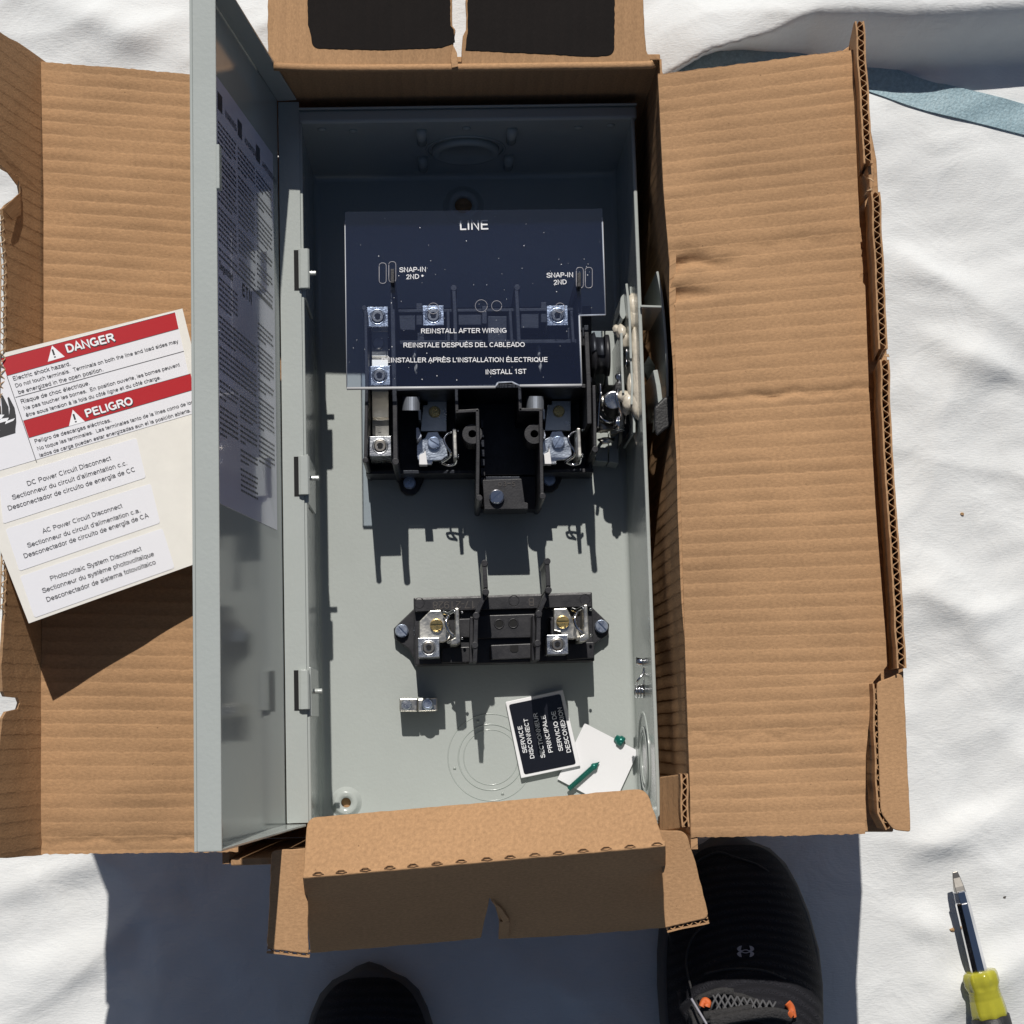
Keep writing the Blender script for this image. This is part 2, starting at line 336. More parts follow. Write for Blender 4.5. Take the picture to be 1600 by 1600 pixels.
def rounded(poly, rads, n=5):
    """px polygon with chosen corner radii"""
    out = []
    for i, (p, r) in enumerate(zip(poly, rads)):
        p = Vector(p)
        if not r: out.append(tuple(p)); continue
        a = (Vector(poly[i - 1]) - p).normalized(); b = (Vector(poly[(i + 1) % len(poly)]) - p).normalized()
        for k in range(n + 1):
            t = k / n; q = (p + a * r) * (1 - t) ** 2 + p * 2 * t * (1 - t) + (p + b * r) * t * t; out.append((q.x, q.y))
    return out
def uvmap(o, u, v, ks=1.0):
    """planar UV in metres"""
    me = o.data; l = me.uv_layers.new(name='UVMap'); u = Vector(u); v = Vector(v); w = u.cross(v)
    for p in me.polygons:
        for i in p.loop_indices:
            c = me.vertices[me.loops[i].vertex_index].co; k = c.dot(w) * ks
            l.data[i].uv = (c.dot(u) + k * .37 + 3, c.dot(v) + k * .61 + 5)
    return o
def jag(px, step=9, amp=1.2, closed=False):
    """roughen a px outline like cut or torn board"""
    out = []
    for a, b in zip(px, px[1:] + ([px[0]] if closed else [])):
        a = Vector(a); b = Vector(b); n = max(1, int((b - a).length / step))
        for i in range(n):
            q = a.lerp(b, i / n)
            if i: q += Vector((random.uniform(-amp, amp), random.uniform(-amp, amp)))
            out.append((q.x, q.y))
    if not closed: out.append(px[-1])
    return out

# ---- plain grotesque lettering drawn as strokes (units: 1000 to the em, capitals 716 high)
ADV = dict(zip('ABCDEFGHIJKLMNOPQRSTUVWXYZ', (667, 667, 722, 722, 667, 611, 778, 722, 278, 500, 667, 556, 833, 722, 778, 667, 778, 722, 667, 611, 722, 667, 944, 667, 667, 611)))
ADV.update(zip('abcdefghijklmnopqrstuvwxyz', (556, 556, 500, 556, 556, 278, 556, 556, 222, 222, 500, 222, 833, 556, 556, 556, 556, 333, 500, 278, 556, 500, 722, 500, 500, 500)))
ADV.update({c: 556 for c in '0123456789'}); ADV.update({' ': 278, '.': 278, ',': 278, '-': 333, "'": 191, '!': 278})
def arc(cx, cy, rx, ry, a0, a1, n=None):
    n = n or max(4, int(abs(a1 - a0) / 20)); return [(cx + rx * math.cos(math.radians(a0 + (a1 - a0) * i / n)), cy + ry * math.sin(math.radians(a0 + (a1 - a0) * i / n))) for i in range(n + 1)]
def sp2(p): return [(v.x, v.y) for v in spline([Vector((x, y, 0)) for x, y in p], 3)]
ST = [(122, 0), (122, 716)]
GL = {
 'A': [[(36, 0), (333, 716), (631, 0)], [(140, 235), (527, 235)]],
 'B': [ST, [(122, 672), (390, 672)] + arc(400, 530, 140, 142, 90, -90) + [(122, 388)], [(400, 388)] + arc(420, 216, 160, 172, 90, -90) + [(122, 44)]],
 'C': [arc(380, 358, 295, 314, 48, 312)], 'D': [ST, [(122, 672), (320, 672)] + arc(330, 358, 310, 314, 90, -90) + [(122, 44)]],
 'E': [ST, [(122, 672), (600, 672)], [(122, 375), (565, 375)], [(122, 44), (615, 44)]], 'F': [ST, [(122, 672), (570, 672)], [(122, 365), (510, 365)]],
 'G': [arc(390, 358, 305, 314, 50, 322) + [(668, 120), (668, 330), (410, 330)]], 'H': [ST, [(600, 0), (600, 716)], [(122, 375), (600, 375)]], 'I': [[(139, 0), (139, 716)]],
 'J': [[(375, 716), (375, 200)] + arc(215, 200, 160, 158, 0, -180)], 'K': [ST, [(610, 716), (122, 250)], [(290, 415), (630, 0)]], 'L': [ST, [(122, 44), (530, 44)]],
 'M': [[(118, 0), (118, 716), (416, 60), (714, 716), (714, 0)]], 'N': [[(120, 0), (120, 716), (600, 0), (600, 716)]], 'O': [arc(389, 358, 305, 314, 0, 360)],
 'P': [ST, [(122, 672), (400, 672)] + arc(410, 508, 170, 164, 90, -90) + [(122, 344)]], 'Q': [arc(389, 358, 305, 314, 0, 360), [(470, 190), (700, -20)]],
 'R': [ST, [(122, 672), (430, 672)] + arc(440, 522, 170, 150, 90, -90) + [(122, 372)], [(400, 372), (665, 0)]],
 'S': [sp2([(590, 520), (520, 645), (330, 676), (140, 610), (125, 480), (330, 385), (545, 300), (600, 190), (520, 70), (330, 42), (130, 90), (72, 225)])],
 'T': [[(20, 672), (592, 672)], [(306, 672), (306, 0)]], 'U': [[(120, 716), (120, 270)] + arc(361, 270, 241, 228, 180, 360) + [(602, 716)]], 'V': [[(28, 716), (333, 20), (638, 716)]],
 'W': [[(32, 716), (235, 20), (472, 690), (709, 20), (912, 716)]], 'X': [[(40, 0), (620, 716)], [(40, 716), (625, 0)]], 'Y': [[(30, 716), (333, 310), (636, 716)], [(333, 310), (333, 0)]], 'Z': [[(50, 672), (540, 672), (45, 44), (580, 44)]],
 'a': [sp2([(78, 370), (130, 462), (270, 480), (405, 450), (438, 350), (440, 180), (448, 60), (480, 0)]), sp2([(438, 300), (250, 270), (100, 220), (72, 130), (130, 45), (260, 40), (390, 100), (438, 210)])],
 'b': [[(104, 716), (104, 0)], arc(285, 259, 190, 222, 0, 360)], 'c': [arc(272, 259, 205, 222, 42, 318)], 'd': [[(452, 716), (452, 0)], arc(270, 259, 190, 222, 0, 360)],
 'e': [[(75, 262), (480, 262)] + arc(278, 259, 204, 222, 8, 318)], 'f': [[(140, 0), (140, 570)] + arc(230, 580, 90, 100, 180, 75), [(20, 480), (262, 480)]],
 'g': [arc(268, 259, 190, 222, 0, 360), [(450, 519), (450, 0)] + arc(268, -20, 182, 150, 0, -150)], 'h': [[(104, 716), (104, 0)], [(104, 280)] + arc(275, 300, 168, 182, 175, 0) + [(443, 0)]],
 'i': [[(111, 519), (111, 0)], [(111, 716), (111, 620)]], 'j': [[(111, 519), (111, -120), (70, -170), (0, -165)], [(111, 716), (111, 620)]], 'k': [[(104, 716), (104, 0)], [(440, 519), (104, 190)], [(225, 300), (470, 0)]], 'l': [[(111, 716), (111, 0)]],
 'm': [[(104, 519), (104, 0)], [(104, 300)] + arc(258, 320, 152, 162, 175, 0) + [(410, 0)], [(410, 300)] + arc(566, 320, 154, 162, 175, 0) + [(720, 0)]],
 'n': [[(104, 519), (104, 0)], [(104, 280)] + arc(275, 300, 168, 182, 175, 0) + [(443, 0)]], 'o': [arc(278, 259, 208, 222, 0, 360)], 'p': [[(104, 519), (104, -200)], arc(285, 259, 190, 222, 0, 360)], 'q': [[(452, 519), (452, -200)], arc(270, 259, 190, 222, 0, 360)],
 'r': [[(104, 519), (104, 0)], [(104, 270)] + arc(265, 300, 160, 178, 175, 68)], 's': [sp2([(428, 370), (375, 460), (250, 482), (110, 440), (105, 340), (250, 270), (400, 220), (430, 140), (370, 55), (250, 38), (115, 70), (62, 160)])],
 't': [[(140, 660), (140, 130)] + arc(225, 125, 85, 85, 180, 285), [(20, 480), (262, 480)]], 'u': [[(108, 519), (108, 220)] + arc(276, 220, 168, 182, 180, 350), [(448, 519), (448, 0)]],
 'v': [[(25, 519), (250, 20), (475, 519)]], 'w': [[(20, 519), (190, 20), (361, 500), (532, 20), (702, 519)]], 'x': [[(30, 0), (460, 519)], [(30, 519), (465, 0)]], 'y': [[(25, 519), (250, 15)], [(475, 519), (235, -90), (150, -165), (50, -160)]], 'z': [[(40, 478), (440, 478), (35, 42), (465, 42)]],
 '1': [[(130, 540), (320, 690), (320, 0)]], '2': [sp2([(62, 510), (120, 630), (280, 675), (440, 610), (455, 480), (330, 320), (62, 44)]) + [(505, 44)]], '3': [arc(270, 520, 175, 155, 150, -75) + arc(270, 205, 200, 163, 78, -160)],
 '5': [[(470, 672), (160, 672), (105, 360)] + arc(270, 240, 215, 198, 125, -150)], '7': [[(45, 672), (500, 672), (215, 0)]], '8': [arc(278, 525, 170, 150, 0, 360), arc(278, 205, 205, 165, 0, 360)], '9': [arc(278, 475, 200, 200, 0, 360), [(478, 475)] + arc(270, 250, 205, 208, 20, -150)],
 '.': [[(139, 0), (139, 100)]], ',': [[(139, 90), (139, 0), (100, -120)]], '-': [[(30, 260), (305, 260)]], "'": [[(95, 716), (95, 470)]], '!': [[(139, 716), (139, 220)], [(139, 105), (139, 0)]], ' ': []}
for c, (b_, k_) in {'É': ('E', '/'), 'È': ('E', '\\'), 'Ú': ('U', '/'), 'é': ('e', '/'), 'è': ('e', '\\'), 'ê': ('e', '^'), 'à': ('a', '\\'), 'á': ('a', '/'), 'ô': ('o', '^'), 'ó': ('o', '/'), 'í': ('i', '/'), 'ï': ('i', ':')}.items():
    w_ = ADV[b_] / 2; y_ = 790 if b_.isupper() else 590
    GL[c] = (GL[b_] if b_ != 'i' else GL['i'][:1]) + {'/': [[(w_ - 30, y_), (w_ + 80, y_ + 125)]], '\\': [[(w_ + 30, y_), (w_ - 80, y_ + 125)]], '^': [[(w_ - 110, y_), (w_, y_ + 110), (w_ + 110, y_)]], ':': [[(w_ - 75, y_), (w_ - 75, y_ + 90)], [(w_ + 75, y_), (w_ + 75, y_ + 90)]]}[k_]
    ADV[c] = ADV[b_]
_tc = {}
def glyphs(s, bold):
    if (s, bold) in _tc: return _tc[(s, bold)]
    hw = 43 + bold * 1000; vs, fs = [], []; x0 = 0; lay = 0
    for ch in s:
        for st in GL[ch]:
            P = [Vector((x, y)) for x, y in st]; n = len(P); lay += 1; cl = n > 3 and (P[0] - P[-1]).length < 1
            b0 = len(vs)
            for i, p in enumerate(P):
                if cl: d0 = (p - P[i - 1 if i else n - 2]); d1 = (P[i + 1 if i < n - 1 else 1] - p)
                else: d0 = p - P[i - 1] if i else P[1] - p; d1 = P[i + 1] - p if i < n - 1 else d0
                d0 = d0.normalized(); d1 = d1.normalized(); t = d0 + d1
                t = t.normalized() if t.length > .05 else d1; nn = Vector((-t.y, t.x)); k = min(1.9, 1 / max(.3, nn.dot(Vector((-d1.y, d1.x)))))
                for sg in (1, -1): q = p + nn * hw * k * sg; vs.append(Vector(((x0 + q.x) / 1000, q.y / 1000, lay)))
            for i in range(n - 1): fs.append((b0 + 2 * i, b0 + 2 * i + 1, b0 + 2 * i + 3, b0 + 2 * i + 2))
        x0 += ADV[ch]
    _tc[(s, bold)] = (vs, fs); return vs, fs
def write(bm, s, P0, P1, n, bold=0.0, tall=1.0, lift=0.0002):
    vs, fs = glyphs(s, bold); x0 = min(v.x for v in vs); x1 = max(v.x for v in vs)
    X = P1 - P0; k = X.length / (x1 - x0); X.normalize(); Y = n.cross(X).normalized()
    vv = [bm.verts.new(P0 + X * ((v.x - x0) * k) + Y * (v.y * k * tall) + n * (lift + (v.z % 7) * 2e-6)) for v in vs]
    for f in fs: face(bm, [vv[i] for i in f])

UP = Vector((0, 0, 1))
# ================================================================== GROUND AND CLOTH
bm = NB(); box(bm, -6, 6, -6, 6, -0.06, -0.012)
g = obj('ground', bm, 'earth'); g['kind'] = 'structure'

crest_px = [(700, 250), (900, 175), (1030, 116), (1110, 82), (1200, 58), (1268, 26), (1330, 18), (1420, 17), (1600, 2), (1900, -30)]
CREST = [W(x, y, .026 + .024 * max(0, min(1, (x - 1200) / 200))) for x, y in crest_px]
def crest_y(x):
    for a, b in zip(CREST, CREST[1:]):
        if a.x <= x <= b.x: return a.y + (b.y - a.y) * (x - a.x) / (b.x - a.x)
    return CREST[0].y if x < CREST[0].x else CREST[-1].y
def sstep(a, b, x):
    t = max(0.0, min(1.0, (x - a) / (b - a))); return t * t * (3 - 2 * t)
FOLDS = []
for x0_, y0_, x1_, y1_, hh, ww in ((1385, 400, 1510, 455, .005, .010), (1440, 520, 1560, 575, .004, .012), (1420, 900, 1510, 960, .006, .014), (1500, 950, 1580, 1050, .004, .012), (1430, 1330, 1610, 1255, .006, .013), (1410, 1440, 1500, 1465, .004, .010),
        (1480, 1560, 1620, 1480, .006, .013), (-20, 1400, 150, 1345, .005, .010), (-20, 1560, 170, 1475, .007, .014), (90, 10, 260, 70, .006, .016), (150, 80, 300, 30, .004, .012), (1480, 560, 1620, 590, .004, .009), (1090, 1540, 1010, 1600, .004, .01), (700, 1560, 950, 1530, .003, .02)):
    a_ = W(x0_, y0_, 0); b_ = W(x1_, y1_, 0); FOLDS.append((a_.x, a_.y, b_.x, b_.y, hh, ww))
def cloth_h(x, y):
    # hand laid canvas: broad swells, soft directional wrinkles, a few sharper creases
    p = Vector((x * 2.6 + y * 1.2, y * 5.5 - x * 1.4, 0.3))
    h = 0.008 * noise.noise(p) + 0.0042 * noise.noise(Vector((x * 9 - y * 4, y * 17 + x * 5, 4.1)))
    q = noise.noise(Vector((x * 5.0 + y * 3.0, y * 9.0 - x * 4.5, 9.7))); h += 0.020 * max(0, 0.35 - abs(q)) ** 1.5
    q = noise.noise(Vector((x * 3.0 + 2, y * 6.5 + x * 2.2, 2.7))); h += 0.034 * max(0, 0.22 - abs(q)) ** 1.5
    h += 0.0012 * noise.noise(Vector((x * 32 + y * 12, y * 62 - x * 20, 1.0)))
    for (ax_, ay_, bx_, by_, hh, ww) in FOLDS:
        vx, vy = bx_ - ax_, by_ - ay_; t = max(0, min(1, ((x - ax_) * vx + (y - ay_) * vy) / (vx * vx + vy * vy))); dd = math.hypot(x - ax_ - vx * t, y - ay_ - vy * t)
        wob = 1 + .5 * noise.noise(Vector((x * 30, y * 30, hh * 900))); h += hh * math.exp(-(dd / (ww * wob)) ** 2) * (.35 + .65 * math.sin(math.pi * min(1, max(0, t * .9 + .05))))
    d = max(-.135 - x, x - .15, -.08 - y, y - .41, 0.0)
    h = -0.006 + (h + 0.006) * sstep(0.0, 0.06, d)
    for cx, cy in ((0.205, -0.14), (-0.055, -0.2)):           # the shoes press it flat
        d2 = math.hypot((x - cx) / 1.0, (y - cy) / 2.2); h = -0.004 + (h + 0.004) * sstep(0.07, 0.13, d2)
    e = y - crest_y(x); w = sstep(0.13, 0.2, x)
    up = sstep(.20, .31, x); ch = .026 + .024 * up; cw = .006 + .024 * up
    if e > 0: f = ch * (0.30 + 0.70 * math.exp(-(e / 0.05) ** 2))
    else: f = ch * (1 - sstep(0, 1, -e / (cw * (1 + .2 * noise.noise(Vector((x * 9, 0, 0)))))))
    return h + f * w
bm = NB(); nx, ny = 520, 520
x0, x1, y0, y1 = -0.75, 0.95, -0.6, 0.95
gv = [[bm.verts.new((x0 + (x1 - x0) * i / nx, y0 + (y1 - y0) * j / ny, 0)) for i in range(nx + 1)] for j in range(ny + 1)]
for r in gv:
    for v in r:
        x, y = v.co.x, v.co.y; v.co.z = cloth_h(x, y); e = y - crest_y(x); up = sstep(.20, .31, x); cw = .006 + .024 * up
        k = (1 - up) * .014 * sstep(.13, .2, x)              # the fold rolls over and overhangs the strap here
        if -cw < e < 0: v.co.y += k * -e / cw
        elif -cw - .05 < e <= -cw: v.co.y += k * (1 - (-e - cw) / .05)
for j in range(ny):
    for i in range(nx): bm.faces.new((gv[j][i], gv[j][i + 1], gv[j + 1][i + 1], gv[j + 1][i]))
cl = obj('drop_cloth', bm, 'cloth', smooth=True, recalc=False)
sm = cl.modifiers.new('thickness', 'SOLIDIFY'); sm.thickness = 0.001; sm.offset = -1
thing(cl, 'wrinkled white canvas drop cloth spread under the open cardboard box', 'drop cloth')

bm = NB()
cpts = spline([W(x, y, .004) for x, y in [(1000, 150), (1060, 118), (1130, 96), (1210, 86), (1290, 96), (1375, 126), (1450, 152), (1530, 170), (1610, 188), (1750, 220)]], 8)
rings = []
for i, p in enumerate(cpts):
    d = (cpts[min(i + 1, len(cpts) - 1)] - cpts[max(i - 1, 0)]); d.z = 0; d.normalize(); s = Vector((-d.y, d.x, 0))
    hw = 0.0115
    rw = []
    for k in range(7):
        t = k / 6 * 2 - 1; q = p + s * hw * t
        hh = max(cloth_h(q.x, q.y) if q.y < crest_y(q.x) - 0.04 else 0.004, 0.001) + 0.0018 + 0.0006 * noise.noise(q * 60)
        rw.append(Vector((q.x, q.y, min(hh, 0.012))))
    rings.append(rw + [v - Vector((0, 0, .0015)) for v in rw[::-1]])
loops(bm, rings)
st = obj('strap', bm, 'strap', smooth=False)
thing(st, 'shiny blue woven strap coming out from under the fold of white cloth', 'strap')

# ================================================================== CARDBOARD BOX
BX0, BX1, BY0, BY1 = -0.127, 0.1395, -0.074, 0.402
bx = top('cardboard_box', 'opened brown corrugated cardboard box holding the grey electrical enclosure', 'cardboard box', (0.02, 0.16, 0.0))
def board(name, bm, m='board', parent=bx, u=(1, 0, 0), v=(0, 1, 0), bevel=0.0008):
    return uvmap(obj(name, bm, m, parent, bevel=bevel), u, v)
bm = NB(); box(bm, BX0, BX1, BY0, BY1, 0.0015, 0.009); board('bottom_panel', bm)
bm = NB(); box(bm, BX0, BX1 + .0010, BY1 + .0005, BY1 + .0045, 0.009, 0.1795); board('end_wall', bm, 'board_soft', u=(0, 0, 1), v=(1, 0, 0))
bm = NB(); box(bm, BX0, BX1, BY0 - .004, BY0, 0.009, 0.1815); board('end_wall', bm, 'board_soft', u=(0, 0, 1), v=(1, 0, 0))
def side_wall(x, lean, bulge=0.0):
    bm = NB(); n = 60; rings = []; ya = BY0 - .003; yb = BY1 + .0008; by = W(1050, 560, .12).y
    for i in range(n + 1):
        y = ya + (yb - ya) * i / n; w = 0.0016 * noise.noise(Vector((y * 14, x * 10, 0))); inn, out = [], []
        for k in range(9):
            z = .009 + .171 * k / 8; q = x + w * k / 8 + lean * k / 8 + bulge * math.exp(-((y - by) / .06) ** 2) * math.sin(math.pi * min(1, k / 8)) ** .7 + .0008 * noise.noise(Vector((y * 30, z * 40, x)))
            inn.append(Vector((q, y, z))); out.append(Vector((q + (.004 if i < n - 1 else .0012), y, z)))
        rings.append(inn + out[::-1])
    loops(bm, rings); return board('side_wall', bm, 'board', u=(0, 0, 1), v=(0, 1, 0), bevel=0)
side_wall(BX1, 0.001, .010); side_wall(BX0 - .004, -0.001)

def interp(poly, t):
    L = [0]
    for a, b in zip(poly, poly[1:]): L.append(L[-1] + (b - a).length)
    s = t * L[-1]
    for i in range(len(poly) - 1):
        if s <= L[i + 1] or i == len(poly) - 2:
            return poly[i].lerp(poly[i + 1], (s - L[i]) / max(1e-9, L[i + 1] - L[i]))
def flap(name, left, right, th=.0042, rows=320, cols=70, wav=.0009, parent=bx, m='board', seed=0, creases=(), dents=()):
    """a long flap ruled between two edges given as world polylines, wavy and ragged edged"""
    bm = NB(); uvs = {}; grid = []; L = sum((b - a).length for a, b in zip(left, left[1:]))
    for j in range(rows + 1):
        t = j / rows; A = interp(left, t); B = interp(right, t); row = []
        for i in range(cols + 1):
            s = i / cols; p = A.lerp(B, s); q = Vector((s * 4, t * 9, seed))
            p.z += wav * noise.noise(q) + 0.0004 * noise.noise(Vector((s * 3, t * 60, seed + 5)))
            for ct, cw, cd in creases: p.z -= cd * math.exp(-((t + .008 * noise.noise(Vector((s * 9, ct * 9, 3))) - ct) / cw) ** 2) * (.4 + .6 * abs(noise.noise(Vector((s * 3, ct * 20, 7)))))
            for dt, ds, dd_ in dents: p.z -= dd_ * math.exp(-((t - dt + .012 * noise.noise(Vector((s * 5, dt * 50, 0)))) / .0085) ** 2 - (s / ds) ** 2)
            if j in (0, rows): p.y += 0.0007 * noise.noise(Vector((s * 40, seed, t)))
            v = bm.verts.new(p); uvs[v] = (s * (B - A).length, t * L + seed); row.append(v)
        grid.append(row)
    bot = []
    for j, r in enumerate(grid):
        br = []
        for v in r:
            w = bm.verts.new(v.co - Vector((0, 0, th))); uvs[w] = (uvs[v][0] + .3, uvs[v][1]); br.append(w)
        bot.append(br)
    R, K = rows, cols
    for j in range(R):
        for i in range(K):
            bm.faces.new((grid[j][i], grid[j + 1][i], grid[j + 1][i + 1], grid[j][i + 1])); bm.faces.new((bot[j][i], bot[j][i + 1], bot[j + 1][i + 1], bot[j + 1][i]))
    for j in range(R):
        for i in (0, K): bm.faces.new((grid[j][i], grid[j + 1][i], bot[j + 1][i], bot[j][i]))
    for i in range(K):
        for j in (0, R): bm.faces.new((grid[j][i], grid[j][i + 1], bot[j][i + 1], bot[j][i]))
    lay = bm.loops.layers.uv.new('UVMap')
    for f in bm.faces:
        f.smooth = True
        for l in f.loops: l[lay].uv = uvs[l.vert]
    o = obj(name, bm, m, parent); o.data.set_sharp_from_angle(angle=math.radians(40)); return o
# right long flap
rl = [(1028, 116), (1037, 300), (1046, 408), (1055, 428), (1046, 452), (1055, 480), (1055, 560), (1062, 700), (1070, 1000), (1077, 1200), (1080, 1309)]
rr = [(1336, 77), (1334, 150), (1343, 350), (1347, 420), (1342, 434), (1352, 446), (1357, 600), (1366, 760), (1372, 850), (1384, 1000), (1386, 1040), (1364, 1066), (1353, 1180), (1352, 1303)]
flap('side_flap', [W(x, y, .181) for x, y in rl], [W(x, y, .190) for x, y in rr], seed=1.3, creases=((.245, .007, .0018), (.445, .005, .0022), (.875, .004, .0008)), dents=((.262, .26, .0055), (.304, .17, .005)))
# left long flap
flap('side_flap', [W(x, y, .200) for x, y in [(64, 96), (68, 300), (68, 700), (65, 1000), (60, 1335)]],
     [W(x, y, .187) for x, y in [(372, 122), (372, 700), (372, 1331)]], seed=4.1, creases=((.985, .004, .002),))

def corrugated(name, path, th, hgt, parent=bx, period=.0062, lean=0.0):
    """an upright strip of board whose open flutes show along its top edge (path = world points of the top centre line)"""
    bm = NB(); pts = []
    for a, b in zip(path, path[1:]):
        n = max(1, int((b - a).length / .0006)); pts += [a.lerp(b, i / n) for i in range(n)]
    pts.append(path[-1]); acc = 0; A, B, Fl = [], [], []
    for i, p in enumerate(pts):
        d = pts[min(i + 1, len(pts) - 1)] - pts[max(i - 1, 0)]; d.z = 0; d.normalize(); s = Vector((-d.y, d.x, 0))
        if i: acc += (p - pts[i - 1]).length
        wob = 0.0006 * noise.noise(Vector((acc * 60, 1, 0)))
        p = p + s * wob; dz = Vector((0, 0, .0006 * noise.noise(Vector((acc * 90, 5, 0)))))
        A.append((p + s * th / 2 + dz, s)); B.append((p - s * th / 2 + dz, s)); Fl.append((p + s * (th / 2 - .0006) * math.sin(acc / period * 2 * math.pi + .5 * noise.noise(Vector((acc * 40, 0, 0)))), s))
    dn = Vector((0, 0, hgt))
    for rowset, t in ((A, .0005), (B, .0005), (Fl, .00035)):
        kn = min(.004, hgt * .5); d1 = Vector((0, 0, kn)); loops(bm, [[p + s * t, p - s * t, p - s * t - d1, p - s * t - dn + s * lean * (hgt - kn), p + s * t - dn + s * lean * (hgt - kn), p + s * t - d1] for p, s in rowset])
    o = obj(name, bm, 'board_soft', parent); return uvmap(o, (0, 0, 1), (0, 1, 0))
lipz = .206
lp = [(1343, 33), (1351, 160), (1357, 255)]
corrugated('flap_lip', [W(x, y, lipz) for x, y in lp], .0046, .042, lean=.15)
lp = [(1368, 300), (1374, 420), (1380, 545)]
corrugated('flap_lip', [W(x, y, lipz) for x, y in lp], .0046, .042, lean=.15)
lp = [(1382, 562), (1386, 680), (1394, 800), (1401, 900), (1409, 1044)]
corrugated('flap_lip', [W(x, y, lipz) for x, y in lp], .0046, .042, lean=.15)
# folded gutter under the lip, joining flap and lip
bm = NB(); slab(bm, [W(x, y, .170) for x, y in [(1335, 66), (1300, 90), (1350, 700), (1340, 1300), (1396, 1300), (1412, 1040), (1370, 250)]], UP, .004); board('flap_fold', bm)
# torn paper between the lip pieces
for (x, y, s) in ((1357, 272, 7), (1364, 284, 8), (1359, 292, 6), (1378, 553, 6), (1386, 556, 5)):
    bm = NB(); p = W(x, y, lipz)
    pts = [p + Vector((random.uniform(-1, 1) * s * .00045, random.uniform(-1, 1) * s * .0005, random.uniform(-.002, .002))) for _ in range(4)]
    pts.sort(key=lambda q: math.atan2(q.y - p.y, q.x - p.x)); slab(bm, pts, UP, .0008); o = obj('torn_paper', bm, 'edge', bx)
bm = NB(); slab(bm, [W(x, y, .2) for x, y in jag([(1366, 260), (1364, 300), (1360, 302), (1356, 258)], 6, 1, True)], UP, .03); board('flap_lip', bm, 'board_soft')
# tab at the lower end of the lip
tab = rounded([(1370, 1066), (1392, 1058), (1412, 1048), (1423, 1300), (1396, 1297), (1376, 1270)], [6, 0, 0, 5, 8, 10])
bm = NB(); slab(bm, [W(x, y, .200) for x, y in jag(tab, 12, .5, True)], UP, .0012); board('lip_tab', bm, 'board_plain')
corrugated('lip_tab', [W(x, y, .1985) for x, y in [(1370, 1068), (1372, 1150), (1374, 1220), (1378, 1270), (1390, 1294)]], .0040, .020)

# left lip: rises past the frame, notched
def lipz_l(x): return .200 + (64 - x) / 64 * .045
poly = [(72, 97), (40, 74), (0, 50), (-26, 36), (-26, 262), (-4, 254), (6, 262), (24, 272), (30, 284), (33, 300), (10, 318), (4, 326), (10, 420), (8, 700), (12, 860), (8, 960), (2, 1040), (4, 1080), (8, 1088), (28, 1090), (31, 1098), (28, 1108), (10, 1112), (4, 1122), (-2, 1180), (-12, 1240), (-18, 1342), (66, 1336), (74, 800)]
bm = NB(); pts = [W(x, y, lipz_l(x)) for x, y in jag(poly, 14, .8, True)]
nl = Vector((.6, 0, .8)); slab(bm, pts, nl, .004); uvmap(obj('flap_lip', bm, 'board_soft', bx), (.47, 0, -.883), (0, 1, 0), 0.0)
bm = NB(); pa = [W(x, y, lipz_l(x) + .0006) for x, y in [(5, 328), (10, 420), (8, 560), (8, 700), (12, 860), (8, 958)]]
# open flutes along the outer edge of that lip
pts = []
for a, b in zip(pa, pa[1:]): pts += [a.lerp(b, i / 110) for i in range(110)]
acc = 0; zz = []; side = Vector((.7, 0, -.7))
for i, p in enumerate(pts):
    if i: acc += (p - pts[i - 1]).length
    zz.append(p - side * .0016 - side * .0015 * math.sin(acc / .0062 * 2 * math.pi))
tube(bm, zz, .00035, 5); obj('flute', bm, 'edge', bx)
bm = NB(); tube(bm, [p - side * .0036 for p in pts[::6]], .0005, 5); obj('liner_edge', bm, 'edge', bx)
for tri in ([(4, 326), (32, 300), (33, 336), (20, 344)], [(6, 262), (30, 276), (27, 290)]):
    bm = NB(); slab(bm, [W(x, y, lipz_l(x) + .003 + .0002 * (30 - x)) for x, y in tri], nl, .0008); board('torn_paper', bm, 'board_plain')

# top end flap with its two near-black panels and the tear between them
zf = .187
fp = [(419, -70), (418, 60), (419, 84), (430, 101), (560, 104), (700, 105), (712, 101), (708, 72), (712, 46), (707, 40), (706, -70)]
fp2 = [(727, -70), (728, 46), (723, 56), (721, 80), (722, 104), (850, 103), (1000, 101), (1018, 97), (1010, 78), (1007, 40), (1004, -70)]
def zflap(y): return zf + (100 - y) * .00003
bm = NB()
for poly in (fp, fp2): slab(bm, [W(x, y, zflap(y)) for x, y in jag(poly, 10, .7, True)], UP, .0042)
pts = [W(x, y, zf) for x, y in [(700, 100), (722, 100), (722, 107), (700, 107)]]; slab(bm, pts, UP, .0042)
ef = board('end_flap', bm, 'board_soft', u=(0, 1, 0), v=(1, 0, 0))
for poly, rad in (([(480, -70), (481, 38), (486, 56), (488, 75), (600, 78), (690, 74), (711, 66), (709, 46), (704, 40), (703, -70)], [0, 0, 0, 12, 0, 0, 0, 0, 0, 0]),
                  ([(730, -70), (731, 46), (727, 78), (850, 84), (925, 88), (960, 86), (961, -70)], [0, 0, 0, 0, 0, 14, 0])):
    bm = NB(); slab(bm, [W(x, y, zflap(y) + .00045) for x, y in jag(rounded(poly, rad), 5, .55, True)], UP, .0003); uvmap(obj('black_panel', bm, 'black_board', ef), (0, 1, 0), (1, 0, 0))
